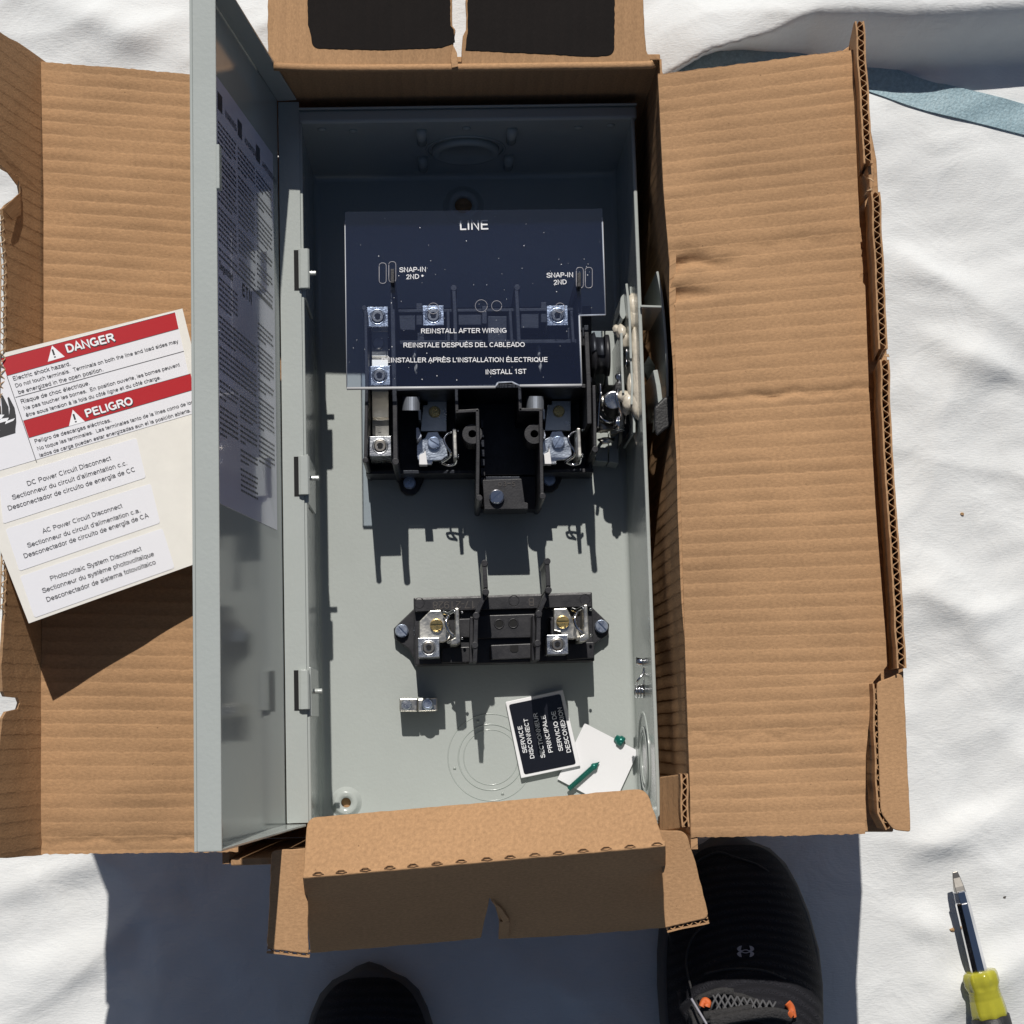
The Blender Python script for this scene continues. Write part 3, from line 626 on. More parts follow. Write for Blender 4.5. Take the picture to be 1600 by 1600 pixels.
# rounded fold between wall and flap
bm = NB(); pts = [W(x, y, .1855) for x, y in [(428, 104), (520, 107), (700, 106), (860, 104), (1000, 102), (1020, 100)]]; tube(bm, spline(pts, 6), .0026, 8)
o = obj('fold', bm, 'board_plain', bx, smooth=True); uvmap(o, (1, 0, 0), (0, 1, 0))
bm = NB(); slab(bm, [W(x, y, .189) for x, y in [(708, 70), (714, 82), (716, 104), (706, 106), (704, 92)]], UP, .0008); board('torn_paper', bm, 'board_plain')

# bottom flap: a lit panel over the enclosure, a ridge of perforations, a shaded fold
lit = rounded([(480, 1277), (745, 1254), (1010, 1231), (1040, 1322), (756, 1347), (473, 1372)], [16, 0, 18, 0, 0, 0])
def zlit(x, y):
    yr = 1372 - (x - 473) * .0873; return .203 - max(0, (yr - y)) / 95 * .022
bm = NB(); pts = [W(x, y, zlit(x, y)) for x, y in jag(lit, 12, .6, True)]
n1 = (pts[len(pts) // 2] - pts[0]).cross(pts[-1] - pts[0]).normalized(); n1 = n1 if n1.z > 0 else -n1
slab(bm, pts, n1, .004); bf = board('bottom_flap', bm, 'board_plain')
sh = [(473, 1372), (756, 1347), (1040, 1322), (1043, 1450), (900, 1462), (800, 1467), (779, 1468), (780, 1440), (772, 1412), (765, 1404), (762, 1420), (757, 1440), (752, 1466), (700, 1472), (485, 1490)]
def zsh(x, y):
    yr = 1372 - (x - 473) * .0873; return .203 - (y - yr) / 120 * .074
bm = NB(); pts = [W(x, y, zsh(x, y)) for x, y in jag(sh, 12, .5, True)]
n2 = Vector((0, -.82, .57)); slab(bm, pts, n2, .004); fl = board('bottom_flap_fold', bm, 'board_plain', v=(0, .55, .83))
bm = NB()
for k in range(15):
    t = (k + .6 + random.uniform(-.06, .06)) / 15; x = 473 + 567 * t; y = 1368 - (x - 473) * .0873; ca = W(x - 9, y + 1, zlit(x, y) + .0008); cb = W(x + 8, y - .4, zlit(x, y) + .0008)
    tube(bm, [ca, ca.lerp(cb, .3) + Vector((0, .0012, 0)), ca.lerp(cb, .7) + Vector((0, .0011, 0)), cb, ca.lerp(cb, .6) - Vector((0, .0006, 0)), ca], .00035, 5)
obj('perforation', bm, 'slit', bf)
bm = NB(); slab(bm, [W(x, y, zsh(x, y) + .004) for x, y in [(766, 1406), (784, 1420), (797, 1440), (786, 1442), (776, 1420)]], n2, .0008)
slab(bm, [W(x, y, zsh(x, y) + .003) for x, y in [(780, 1440), (797, 1441), (795, 1466), (779, 1468)]], n2, .0008)
board('torn_paper', bm, 'board_plain')
# ears beside it
ear = rounded([(424, 1329), (480, 1325), (482, 1490), (416, 1483), (420, 1425)], [8, 0, 0, 14, 0])
bm = NB(); slab(bm, [W(x, y, .186) for x, y in jag(ear, 12, .6, True)], UP, .0012); board('corner_flap', bm, 'board_plain')
corrugated('corner_flap', [W(x, y, .1848) for x, y in [(417, 1484), (450, 1488), (484, 1490)]], .0030, .003, period=.005)
ear = rounded([(1030, 1297), (1072, 1298), (1090, 1360), (1108, 1434), (1040, 1450)], [0, 14, 0, 10, 0])
bm = NB(); slab(bm, [W(x, y, .184) for x, y in jag(ear, 12, .6, True)], UP, .0012); board('corner_flap', bm, 'board_plain')
corrugated('corner_flap', [W(x, y, .1825) for x, y in [(1042, 1452), (1075, 1445), (1107, 1437)]], .0030, .003, period=.005)
# upright tab in the lower right corner
bm = NB(); slab(bm, [W(1030, 1214, .150), W(1068, 1209, .178), W(1070, 1294, .178), W(1030, 1300, .150)], Vector((-.7, 0, .7)), .003); board('corner_tab', bm, 'board_soft', v=(0, 0, 1), u=(0, 1, 0))
corrugated('corner_tab', [W(x, y, .182) for x, y in [(1069, 1209), (1069, 1250), (1072, 1292)]], .0036, .01)

# ================================================================== ENCLOSURE
en = top('electrical_enclosure', 'grey steel electrical disconnect enclosure with its door swung open, lying in the cardboard box', 'electrical enclosure', (0.02, 0.16, 0.0095))
IX0, IX1, IY0, IY1, FZ, RZ = -0.0858, 0.1280, -0.0640, 0.3862, 0.0112, 0.1200
T = .0015
def cut(o, cutters):
    for c in cutters:
        bo = o.modifiers.new('cut', 'BOOLEAN'); bo.object = c; bo.operation = 'DIFFERENCE'; bo.solver = 'EXACT'
    bpy.context.view_layer.update()
    me = bpy.data.meshes.new_from_object(o.evaluated_get(bpy.context.evaluated_depsgraph_get()))
    o.modifiers.clear(); old = o.data; nm = old.name; o.data = me; bpy.data.meshes.remove(old); me.name = nm
    for c in cutters: bpy.data.objects.remove(c)
def cutter(p, r, z0, z1):
    bm = NB(); vcyl(bm, p, r, z0, z1, 32); o = obj('cutter', bm, 'hole_shade'); o.location = -ORIGIN[en.name] + ORIGIN[en.name]; return o
bm = NB(); box(bm, IX0 - T, IX1 + T, IY0 - T, IY1 + T, .0093, FZ)
back = obj('back_panel', bm, 'paint', en)
hb = W(541, 1254, FZ); ht = W(724, 322, FZ)
cut(back, [cutter(hb, .0034, 0, .03), cutter(ht, .0062, 0, .03)])
def emboss(p, R, r, h=.0035, parent=back):
    bm = NB(); vr = []
    for (rr, z) in ((R * 1.5, FZ - .0001), (R * 1.25, FZ + h * .35), (R * 1.08, FZ + h * .9), (R, FZ + h), (r, FZ + h), (r, FZ - .0018)):
        vr.append(ring(Vector((p.x, p.y, z)), Vector((1, 0, 0)), Vector((0, 1, 0)), rr, 40))
    loops(bm, vr, False, False); return obj('mounting_boss', bm, 'paint', parent, smooth=True)
emboss(hb, .0072, .0034); emboss(ht, .0098, .0062)
for nm, b in (('side_wall', (IX0 - T, IX0, IY0, IY1)), ('side_wall', (IX1, IX1 + T, IY0, IY1)), ('end_wall', (IX0 - T, IX1 + T, IY1, IY1 + T)), ('end_wall', (IX0 - T, IX1 + T, IY0 - T, IY0))):
    bm = NB(); box(bm, *b, FZ, RZ); w = obj(nm, bm, 'paint', en, bevel=.0004)
    # rounded inside corner at the floor
    bm = NB(); r = .004
    if nm == 'side_wall':
        x = b[1] if b[0] < 0 else b[0]; s = 1 if b[0] < 0 else -1
        rows = [[Vector((x + s * (r - r * math.cos(a)), y, FZ + r - r * math.sin(a))) for a in [math.pi / 2 * k / 6 for k in range(7)]] for y in (IY0, IY1)]
    else:
        y = b[2] if b[2] > 0 else b[3]; s = -1 if b[2] > 0 else 1
        rows = [[Vector((x, y + s * (r - r * math.cos(a)), FZ + r - r * math.sin(a))) for a in [math.pi / 2 * k / 6 for k in range(7)]] for x in (IX0, IX1)]
    loops(bm, rows, False, False, False); obj('bend', bm, 'paint', w, smooth=True)
# hem along the right rim, rain hood along the top rim, flange along the left rim
bm = NB(); box(bm, IX1 - .0002, IX1 + .0022, IY0, IY1, RZ - .010, RZ + .0012); obj('rim', bm, 'paint', en, bevel=.0008)
bm = NB(); box(bm, IX0 - .003, IX1 + .004, IY1 + .0001, IY1 + .0088, RZ - .009, RZ + .001)
rim_t = obj('rain_hood', bm, 'paint', en, bevel=.0022, seg=4)
bm = NB(); box(bm, IX0 - .003, IX1 + .004, IY1 + .0088, IY1 + .0100, RZ - .012, RZ + .003); obj('rain_hood', bm, 'paint', en, bevel=.0005)
bm = NB(); box(bm, -.0878, IX0 + .0008, IY0, IY1, RZ - .010, RZ + .0012); obj('rim', bm, 'paint', en, bevel=.0006)
# details on the upper end wall (knock-out, ribs, dimples)
wc = W(728, 245, .075); wc = Vector((W(728, 240, .075).x, IY1 - .0002, .066))
bm = NB(); torus(bm, wc, Vector((0, 1, 0)), .0262, .0010, 60); lathe(bm, wc + Vector((0, .001, 0)), Vector((0, -1, 0)), [(0, .0228), (.0040, .0228), (.0052, .0215), (.0052, .0175), (.0030, .0160), (.0030, .001)], 60); obj('knockout_ring', bm, 'paint_dk', en, smooth=True)
for px in (660, 797):
    x = W(px, 245, .066).x
    for z in (.085, .030):
        bm = NB(); cyl(bm, Vector((x, IY1 - .0015, z)), Vector((x, IY1 - .0015, z + .022)), .0034, 14); obj('rib', bm, 'paint_dk', en, smooth=True)
for px, z in ((503, .110), (552, .106), (729, .108), (904, .106), (955, .110)):
    c = Vector((W(px, 212, z).x, IY1 - .0005, z)); bm = NB(); blob(bm, c, .0028, .0012, .0028, 0, 0); obj('dimple', bm, 'paint_dk', en, smooth=True)
# floor knock-out rings and right wall rings
bm = NB(); kc = W(767, 1183, FZ)
for R, r in ((.0293, .0004), (.0222, .0005), (.0186, .0004)): torus(bm, Vector((kc.x, kc.y, FZ)), UP, R, r, 72, 6)
for a in (0.3, 1.9, 3.4, 5.0): box(bm, kc.x + .0257 * math.cos(a) - .001, kc.x + .0257 * math.cos(a) + .001, kc.y + .0257 * math.sin(a) - .001, kc.y + .0257 * math.sin(a) + .001, FZ - .0002, FZ + .0004)
obj('knockout_ring', bm, 'paint_dk', en, smooth=True)
bm = NB(); rc = Vector((IX1 - .0001, W(1006, 1185, .06).y, .062))
for R, r in ((.0300, .0009), (.0200, .0011), (.0165, .0007)): torus(bm, rc, Vector((1, 0, 0)), R, r, 60, 6)
obj('knockout_ring', bm, 'paint_dk', en, smooth=True)

# ---- door
D0 = Vector((-.1005, 0, .1225)); D1 = Vector((-.1264, 0, .3200))
DV = (D1 - D0); DL = DV.length; DV.normalize(); DN = Vector((DV.z, 0, -DV.x))           # DN: towards the enclosure
DY0, DY1 = -.0602, .4020
bm = NB(); tk = .0015
def dp(s, y, n=0.0): return Vector((D0.x, y, D0.z)) + DV * s + DN * n
loops(bm, [[dp(s, DY0, n) for s, n in ((0, -tk), (DL, -tk), (DL, 0), (0, 0))], [dp(s, DY1, n) for s, n in ((0, -tk), (DL, -tk), (DL, 0), (0, 0))]])
door = obj('door', bm, 'paint_gl', en, bevel=.0004)
def dbox(s0, s1, ya, yb, n0, n1, bm):
    loops(bm, [[dp(s0, y, n0), dp(s1, y, n0), dp(s1, y, n1), dp(s0, y, n1)] for y in (ya, yb)])
bm = NB(); dbox(DL - tk, DL, DY0, DY1, 0, .0126, bm); obj('door_flange', bm, 'paint', door, bevel=.0005)
bm = NB(); dbox(0, DL - tk, DY1 - tk, DY1, 0.0002, .0126, bm); obj('door_flange', bm, 'paint', door, bevel=.0004)
bm = NB(); dbox(0, DL - tk, DY0, DY0 + tk, 0.0002, .0126, bm); obj('door_flange', bm, 'paint', door, bevel=.0004)
bm = NB(); box(bm, -.1000, -.0866, DY0 + .002, DY1 - .002, .1216, .1229); hf = obj('hinge_flange', bm, 'paint', door, bevel=.0003)
# latch tab on the free edge
bm = NB(); dbox(DL - .004, DL + .0012, W(346, 297, .32).y, W(346, 228, .32).y, .0126, .0144, bm); obj('latch', bm, 'paint', door, bevel=.0004)
# hinges: slot, knuckle, inner leaf, peg
for ya, yb, ypeg in ((390, 453, 427), (713, 775, 747), (1047, 1110, 1080)):
    Ya, Yb = W(470, yb, .124).y, W(470, ya, .124).y
    bm = NB(); box(bm, W(459, ya, .1232).x, W(467, ya, .1232).x, Ya, Yb, .1226, .1232); obj('hinge_slot_shade', bm, 'hole_shade', door)
    bm = NB(); X0, X1 = W(466, ya, .126).x, W(483, ya, .126).x
    rr = []
    for y in (Ya + .0006, Yb):
        rr.append([Vector((X0, y, .1231)), Vector((X1, y, .1231)), Vector((X1, y, .1255)), Vector((X1 - .001, y, .1268)), Vector((X0 + .0016, y, .1268)), Vector((X0, y, .1258))])
    loops(bm, rr); hk = obj('hinge_knuckle', bm, 'paint', en, bevel=.0003)
    bm = NB(); box(bm, IX0, IX0 + .0018, Ya - .004, Yb + .002, .060, .1205); obj('hinge_leaf', bm, 'paint', hk, bevel=.0008)
    bm = NB(); p = W(489, ypeg, .102); p.x = IX0 + .001; cyl(bm, p, p + Vector((.0062, 0, 0)), .0016, 12); obj('hinge_pin', bm, 'paint', hk, smooth=False, bevel=.0004)
# label inside the door
def DW(px, py): return onplane(px, py, D0, DN)
Lc = [DW(333, 112), DW(424, 240), DW(433, 829), DW(345, 776)]
sA = max((Lc[0] - D0).dot(DV), (Lc[3] - D0).dot(DV)); sA = min(sA, DL - .02); sB = ((Lc[1] - D0).dot(DV) + (Lc[2] - D0).dot(DV)) / 2
yT = Lc[1].y; yB = Lc[2].y
bm = NB(); dbox(sB, sA, yB, yT, .0002, .0005, bm); lab = obj('warning_label', bm, 'plabel', door); lab['label'] = 'bluish white printed instruction label'
bm = NB(); rnd = random.Random(3)
def dtext(s, s0, s1, y, bold=0.0, tall=1.0):      # writing runs from the free edge down to the hinge
    write(bm, s, dp(s0, y, .0005), dp(s1, y, .0005), DN, bold, tall, .00012)
LW = sA - sB; cols3 = [(sA - .05 * LW - k * LW * .315, sA - .05 * LW - k * LW * .315 - LW * .285) for k in range(3)]
def dbar(s0, s1, y, h):
    vv = [bm.verts.new(q) for q in (dp(s0, y, .00062), dp(s1, y, .00062), dp(s1, y + h, .00062), dp(s0, y + h, .00062))]; bm.faces.new(vv)
H = yT - yB
for k, (c0, c1) in enumerate(cols3):
    dtext(('WARNING', 'ADVERTENCIA', 'AVERTISSEMENT')[k], c0 - .016, c0 - .016 - (.026, .036, .040)[k], yT - .017, .02)
    dbar(c0, c0 - .010, yT - .018, .010)
def para(c0, c1, ya, yb, pitch=.0030):
    y = ya; run = rnd.randint(3, 6)
    while y > yb:
        x = c0; end = c1 if run > 0 else c0 + (c1 - c0) * rnd.uniform(.3, .8)
        while x > end + .002:
            wl = rnd.uniform(.002, .007); dbar(x, max(end, x - wl), y, .0012); x -= wl + .0012
        run -= 1; y -= pitch
        if run < 0: run = rnd.randint(2, 6); y -= pitch * .7
for c0, c1 in cols3:
    para(c0, c1, yT - .026, yT - H * .21); dbar(c0, c1, yT - H * .215, .0010); para(c0, c1, yT - H * .23, yT - H * .42)
dbar(cols3[0][0], cols3[2][1], yT - H * .425, .0012)
obj('printed_text', bm, 'label_print', lab, recalc=False); bm = NB()
dtext('E', sA - .42 * LW, sA - .46 * LW, yT - H * .465, .03); dtext('T', sA - .475 * LW, sA - .515 * LW, yT - H * .465, .03); dtext('N', sA - .53 * LW, sA - .575 * LW, yT - H * .465, .03)
obj('emblem', bm, 'print', lab, recalc=False); bm = NB()
def FL():
    global bm
    obj('printed_text', bm, 'label_print', lab, recalc=False); bm = NB()
c0, c1 = cols3[0]
dtext('Seguridad', c0, c0 - .030, yT - H * .455, .02)
FL(); para(c0, c1, yT - H * .48, yT - H * .55)
FL(); para(c0, cols3[1][1], yT - H * .57, yT - H * .70)
FL(); para(cols3[2][0], cols3[2][1], yT - H * .50, yT - H * .86)
FL(); para(c0, c1, yT - H * .72, yT - H * .86)
FL(); para(cols3[1][0], cols3[1][1], yT - H * .72, yT - H * .95); 
obj('printed_text', bm, 'label_print', lab, recalc=False)

def slotted(parent, p, r, h, ang, m='zinc', name='screw', dome=.25):
    """slotted screw head standing on p"""
    bm = NB(); sw = r * .17
    loops(bm, [ring(p + UP * z, Vector((1, 0, 0)), Vector((0, 1, 0)), q, 28) for z, q in ((0, r), (h * .55, r), (h * .72, r * .96), (h * .72, r * .05))], True, True)
    for s in (1, -1):
        a0 = math.asin(.2); pts = []
        for k in range(15):
            t = a0 + (math.pi - 2 * a0) * k / 14; pts.append((math.cos(t) * r * .93, max(sw, math.sin(t) * r * .93)))
        rot = [(x * math.cos(ang) - y * s * math.sin(ang), x * math.sin(ang) + y * s * math.cos(ang)) for x, y in pts]
        lo = [p + Vector((x, y, h * .70)) for x, y in rot]; hi = [p + Vector((x * .9, y * .9, h)) for x, y in rot]
        loops(bm, [lo, hi])
    return obj(name, bm, m, parent, smooth=False)
# ---- black switch base
sb = NB(); pxprism(sb, [(570, 482), (924, 478), (926, 742), (572, 744)], .030, FZ)
pxprism(sb, [(748, 744), (846, 744), (846, 796), (748, 796)], .030, FZ)
base = obj('switch_base', sb, 'black', en, bevel=.0006)
bm = NB(); BZ = .094
def wl(pts, th=6.5, z=BZ, z0=.030): wallline(bm, [W(x, y, z) for x, y in pts], th * .00041, z0)
def cap(x, y, r=4.5, z=BZ, z0=.030): vcyl(bm, W(x, y, z), r * .00041, z0, z + .0003, 16)
wl([(571, 481), (573, 600), (571, 716)], 5); cap(569, 481, 4); cap(571, 719, 4.5, z0=FZ)
wl([(613, 458), (615, 560), (617, 640), (618, 722)], 7); cap(618, 721, 5.5, z0=FZ); cap(613, 450, 4)
obj('barrier', bm, 'black', base, bevel=.0003); bm = NB()
wl([(709, 452), (711, 490), (712, 535)], 6); cap(709, 450, 5); wl([(700, 484), (701, 535)], 5, .08)
obj('barrier', bm, 'black', base, bevel=.0003); bm = NB()
wl([(807, 450), (809, 490), (811, 535)], 6); cap(808, 449, 5); wl([(797, 484), (800, 535)], 5, .08); wl([(757, 478), (757, 506)], 8, .09)
obj('barrier', bm, 'black', base, bevel=.0003); bm = NB()
wl([(905, 440), (907, 500), (908, 540)], 5); wl([(916, 508), (920, 600), (921, 662)], 7); wl([(928, 602), (929, 640), (930, 702)], 5); cap(930, 702, 5, z0=FZ)
wl([(893, 486), (896, 535)], 5, .08); wl([(912, 512), (914, 540)], 5, .09)
obj('barrier', bm, 'black', base, bevel=.0003); bm = NB()
wl([(713, 605), (714, 643)], 5); wl([(712, 643), (748, 641)], 5); wl([(746, 640), (747, 700), (746, 778)], 5.5); cap(749, 778, 5, z0=FZ)
obj('channel_wall', bm, 'black', base, bevel=.0003); bm = NB()
wl([(572, 738), (746, 737)], 6, .047); obj('front_wall', bm, 'black', base, bevel=.0003); bm = NB(); wl([(848, 736), (927, 735)], 6, .047); obj('front_wall', bm, 'black', base, bevel=.0003); bm = NB()
wl([(812, 605), (813, 642)], 5); wl([(811, 640), (848, 640)], 5); wl([(845, 640), (846, 720), (847, 775)], 5.5); cap(848, 775, 5, z0=FZ)
obj('channel_wall', bm, 'black', base, bevel=.0003); bm = NB()
wl([(618, 608), (800, 603), (915, 603)], 6, .088); wl([(617, 535), (907, 533)], 6, .070); wl([(622, 486), (905, 483)], 5, .066)
obj('cross_rib', bm, 'black', base, bevel=.0003)
for px in ([(623, 488), (649, 488), (649, 516), (625, 516)], [(716, 485), (752, 485), (752, 508), (716, 508)], [(762, 494), (792, 494), (792, 535), (762, 535)], [(814, 485), (842, 485), (842, 513), (814, 513)], [(652, 520), (697, 518), (697, 534), (652, 534)], [(858, 512), (890, 512), (890, 532), (858, 532)], [(650, 474), (660, 474), (660, 508), (650, 508)], [(845, 472), (854, 472), (854, 504), (845, 504)]):
    bm = NB(); pxprism(bm, px, .064, .030); obj('insulator_block', bm, 'black', base, bevel=.0004)
# pierced ears between the channel walls
for x, s in ((738, 1), (835, 1)):
    bm = NB(); p = W(x, 678, .085); R = .0066; r = .0025
    loops(bm, [ring(Vector((p.x, p.y, z)), Vector((1, 0, 0)), Vector((0, 1, 0)), q, 28) for q, z in ((r, .060), (R, .060), (R, .085), (r, .085), (r, .060))], False, False)
    obj('pierced_ear', bm, 'black', base, bevel=.0002)
# mid plate in the channel
bm = NB(); pxprism(bm, [(754, 750), (815, 748), (820, 785), (825, 786), (825, 795), (757, 796)], .058, .030); obj('channel_plate', bm, 'black', base, bevel=.0003); CH_BOLT = 1
bm = NB()
for k, s in enumerate('D3-5'): write(bm, s, W(779 + k * 7, 760, .0583), W(784 + k * 7, 760, .0583), UP, 0, 1, .0001)
obj('moulded_text', bm, 'sole', base, recalc=False)
bm = NB(); px = [W(752, 662 + k * 15, .060 - k * .002) for k in range(9)]
for k, p in enumerate(px): box(bm, p.x - .0005, p.x + .0016 + .0002 * k, p.y - .0028, p.y + .0028, .03, p.z)
obj('rib', bm, 'black', base, bevel=.0003)
slotted(base, W(776, 777, .0582), .0050, .0040, .7, 'chrome', 'bolt')
# mounting ears of the base
for (x, y) in ((640, 757), (858, 752)):
    bm = NB(); p = W(x, y, .018); q = W(x, y - 14, .018)
    pxprism(bm, [(x - 22, y - 16), (x + 26, y - 16), (x + 14, y + 9), (x + 6, y + 16), (x - 6, y + 16), (x - 14, y + 9)], .018, FZ); obj('mounting_ear', bm, 'black', base, bevel=.001)

for (x, y, a) in ((640, 755, .9), (858, 750, 1.5)): slotted(base, W(x, y, .018), .0044, .0042, a)
def lug(parent, cx, cy, w, h, z1, z0, tilt=0.0):
    """box lug with its set screw"""
    bm = NB(); p = W(cx, cy, z1); hx, hy = w * .00021, h * .00021
    c, s = math.cos(tilt), math.sin(tilt)
    def q(a, b, z): return Vector((p.x + a * c - b * s, p.y + a * s + b * c, z))
    loops(bm, [[q(-hx, -hy, z), q(hx, -hy, z), q(hx, hy, z), q(-hx, hy, z)] for z in (z0, z1)])
    R = min(hx, hy) * .74
    torus(bm, p + UP * .0001, UP, R, .00045, 32, 6)
    l = obj('lug', bm, 'alu', parent, bevel=.0006, angle=60)
    bm = NB(); loops(bm, [ring(p + UP * z, Vector((1, 0, 0)), Vector((0, 1, 0)), r, 28) for z, r in ((-.001, R * .86), (.0006, R * .86), (.0009, R * .72), (.0009, R * .45), (-.0020, R * .36), (-.0022, R * .02))], True, True)
    for f in bm.faces: f.smooth = False
    loops(bm, [ring(p + UP * z, Vector((1, 0, 0)), Vector((0, 1, 0)), R * .40, 6) for z in (.0002, .00022)], True, True)
    obj('set_screw', bm, 'steel', parent)
    bm = NB(); vcyl(bm, p, R * .40, z1 + .00095, z1 + .0010, 6); obj('hex_socket_shade', bm, 'hole_shade', parent)
    return l
# neutral strap with its three lugs on the left
bm = NB(); prof = [(508, .066), (518, .060), (556, .058), (562, .064), (600, .066), (612, .064), (652, .052), (656, .048), (682, .047), (716, .047)]
rings = []
for y, z in prof:
    xl = 580 + (y - 508) * .010; a = W(xl, y, z); b = W(xl + 26, y, z); rings.append([a, b, b - UP * .0018, a - UP * .0018])
loops(bm, rings); strap = obj('neutral_bar', bm, 'copper', base, bevel=.0002)
for c in ((590, 495, 33, 32, .074), (593, 587, 33, 31, .074), (594, 697, 34, 31, .080)): lug(base, *c, .040)
slotted(base, W(591, 537, .0585), .0042, .0022, 1.3, 'steel'); 
bm = NB(); vcyl(bm, W(593, 671, .0472), .0024, .040, .04725, 20); obj('strap_hole_shade', bm, 'hole_shade', base)
bm = NB(); pxprism(bm, [(584, 712), (605, 712), (605, 722), (584, 722)], .044, .030); obj('neutral_bar', bm, 'tin', base, bevel=.0004)
# line lugs
lug(base, 677, 493, 33, 32, .078, .040); lug(base, 871, 493, 33, 32, .078, .040)
# blade jaws, terminal plates and brass screws for each pole
for dx, dy in ((0, 0), (194, -1)):
    bm = NB(); pxprism(bm, [(661, 633), (668, 633), (668, 628), (698, 628), (698, 675), (655, 675), (655, 662), (661, 660)], .046, .030) if 0 else None
    pl = [(661 + dx, 633 + dy), (668 + dx, 633 + dy), (668 + dx, 627 + dy), (698 + dx, 627 + dy), (698 + dx, 674 + dy), (657 + dx, 674 + dy)]
    pxprism(bm, pl, .046, .030); obj('terminal_plate', bm, 'tin', base, bevel=.0003)
    slotted(base, W(679 + dx, 644 + dy, .046), .0040, .0030, 1.2 if not dx else .25, 'brass')
    # curled jaw
    bm = NB(); rings = []
    for k in range(13):
        t = k / 12; a = math.pi * (.02 + .80 * t); x = 643 + dx - 15 * math.cos(a); z = .072 + .014 * math.sin(a)
        A = W(x, 620 + dy, z); B = W(x, 641 + dy, z); rings.append([A, B, B - UP * .0015, A - UP * .0015])
    loops(bm, rings); obj('blade_jaw', bm, 'dull_metal', base, smooth=False)
    bm = NB(); pxprism(bm, [(653 + dx, 640 + dy), (658 + dx, 640 + dy), (658 + dx, 656 + dy), (654 + dx, 656 + dy)], .060, .04); obj('blade_jaw', bm, 'tin', base, bevel=.0003)
    # load side clip: bent plate, screw, strip and wire spring
    bm = NB(); pl = [(651, 696), (656, 688), (664, 684), (668, 675), (684, 674), (688, 682), (694, 686), (698, 700), (700, 712), (690, 719), (676, 720), (675, 726), (655, 726), (651, 712)]
    pxprism(bm, [(x + dx, y + dy) for x, y in pl], .056, .051); obj('load_clip_and_lit_spot', bm, 'alu', base, bevel=.0004)
    bm = NB(); pxprism(bm, [(655 + dx, 711 + dy), (663 + dx, 707 + dy), (664 + dx, 696 + dy), (668 + dx, 726 + dy), (655 + dx, 726 + dy)], .0645, .0562); obj('load_clip_and_lit_spot', bm, 'white', base, bevel=.0003)  # brightly lit spot on the metal clip, put in as a white piece
    slotted(base, W(678 + dx, 693 + dy, .056), .0044, .0032, -.6 if not dx else 1.0)
    bm = NB(); pxprism(bm, [(650 + dx, 668 + dy), (654 + dx, 668 + dy), (659 + dx, 682 + dy), (652 + dx, 688 + dy), (650 + dx, 684 + dy)], .066, .04); obj('clip_strip', bm, 'vinyl', base, bevel=.0004)
    bm = NB(); pxprism(bm, [(707 + dx, 670 + dy), (713 + dx, 670 + dy), (715 + dx, 715 + dy), (709 + dx, 716 + dy)], .078, .036); obj('clip_strip', bm, 'tin', base, bevel=.0005)
    bm = NB(); tube(bm, spline([W(x + dx, y + dy, z) for x, y, z in [(706, 675, .070), (699, 678, .071), (694, 686, .072), (697, 696, .072), (704, 707, .071), (703, 714, .068), (693, 721, .064), (690, 723, .060)]], 6), .0008, 8)
    tube(bm, spline([W(x + dx, y + dy, z) for x, y, z in [(690, 723, .060), (700, 727, .058), (711, 725, .060), (714, 717, .066)]], 6), .0008, 8)
    for y in (673, 711, 714): blob(bm, W(716 + dx, y + dy, .066), .0009, .0009, .0009, 0, 0, 2)
    obj('clip_spring', bm, 'chrome', base, smooth=True)
    # arc of the moving blade glimpsed through the shield
    bm = NB(); blob(bm, W(648 + dx, 550 + dy, .060), .0016, .006, .004, dx, .4); blob(bm, W(650 + dx, 572 + dy, .055), .0013, .005, .003, dx + 1, .4); obj('blade', bm, 'grease', base, smooth=True)
# pivot boss on the right of the base
bm = NB(); a = W(922, 556, .066); lathe(bm, a, Vector((1, 0, 0)), [(0, .014), (.003, .016), (.004, .0125), (.009, .0122), (.010, .0140), (.0125, .0140)], 32); obj('pivot_boss', bm, 'black', base, smooth=True, bevel=0)

# ---- load base (lower)
lb = NB(); pxprism(lb, [(646, 934), (925, 925), (929, 1033), (648, 1040)], .036, FZ)
lbo = obj('load_base', lb, 'black', en, bevel=.0008)
bm = NB(); pxprism(bm, [(648, 936), (924, 927), (925, 948), (648, 956)], .043, .036); pxprism(bm, [(740, 962), (836, 959), (838, 996), (742, 998)], .041, .036)
pxprism(bm, [(690, 1012), (744, 1010), (744, 1034), (690, 1036)], .041, .036); pxprism(bm, [(766, 1008), (838, 1005), (838, 1028), (766, 1031)], .040, .036)
pxprism(bm, [(716, 967), (742, 966), (742, 996), (716, 996)], .040, .036); pxprism(bm, [(886, 1005), (928, 1003), (929, 1028), (886, 1031)], .041, .036)
obj('raised_step', bm, 'black', lbo, bevel=.0005)
for (x, y) in ((628, 986), (939, 979)):
    bm = NB(); s = 1 if x < 700 else -1
    pxprism(bm, [(x - 13 * s, y - 4), (x - 4 * s, y - 13), (x + 20 * s, y - 36), (x + 20 * s, y + 46), (x + 10 * s, y + 28), (x - 12 * s, y + 12)], .020, FZ); obj('mounting_ear', bm, 'black', lbo, bevel=.0008)
    slotted(lbo, W(x, y, .020), .0046, .0050, 2.3)
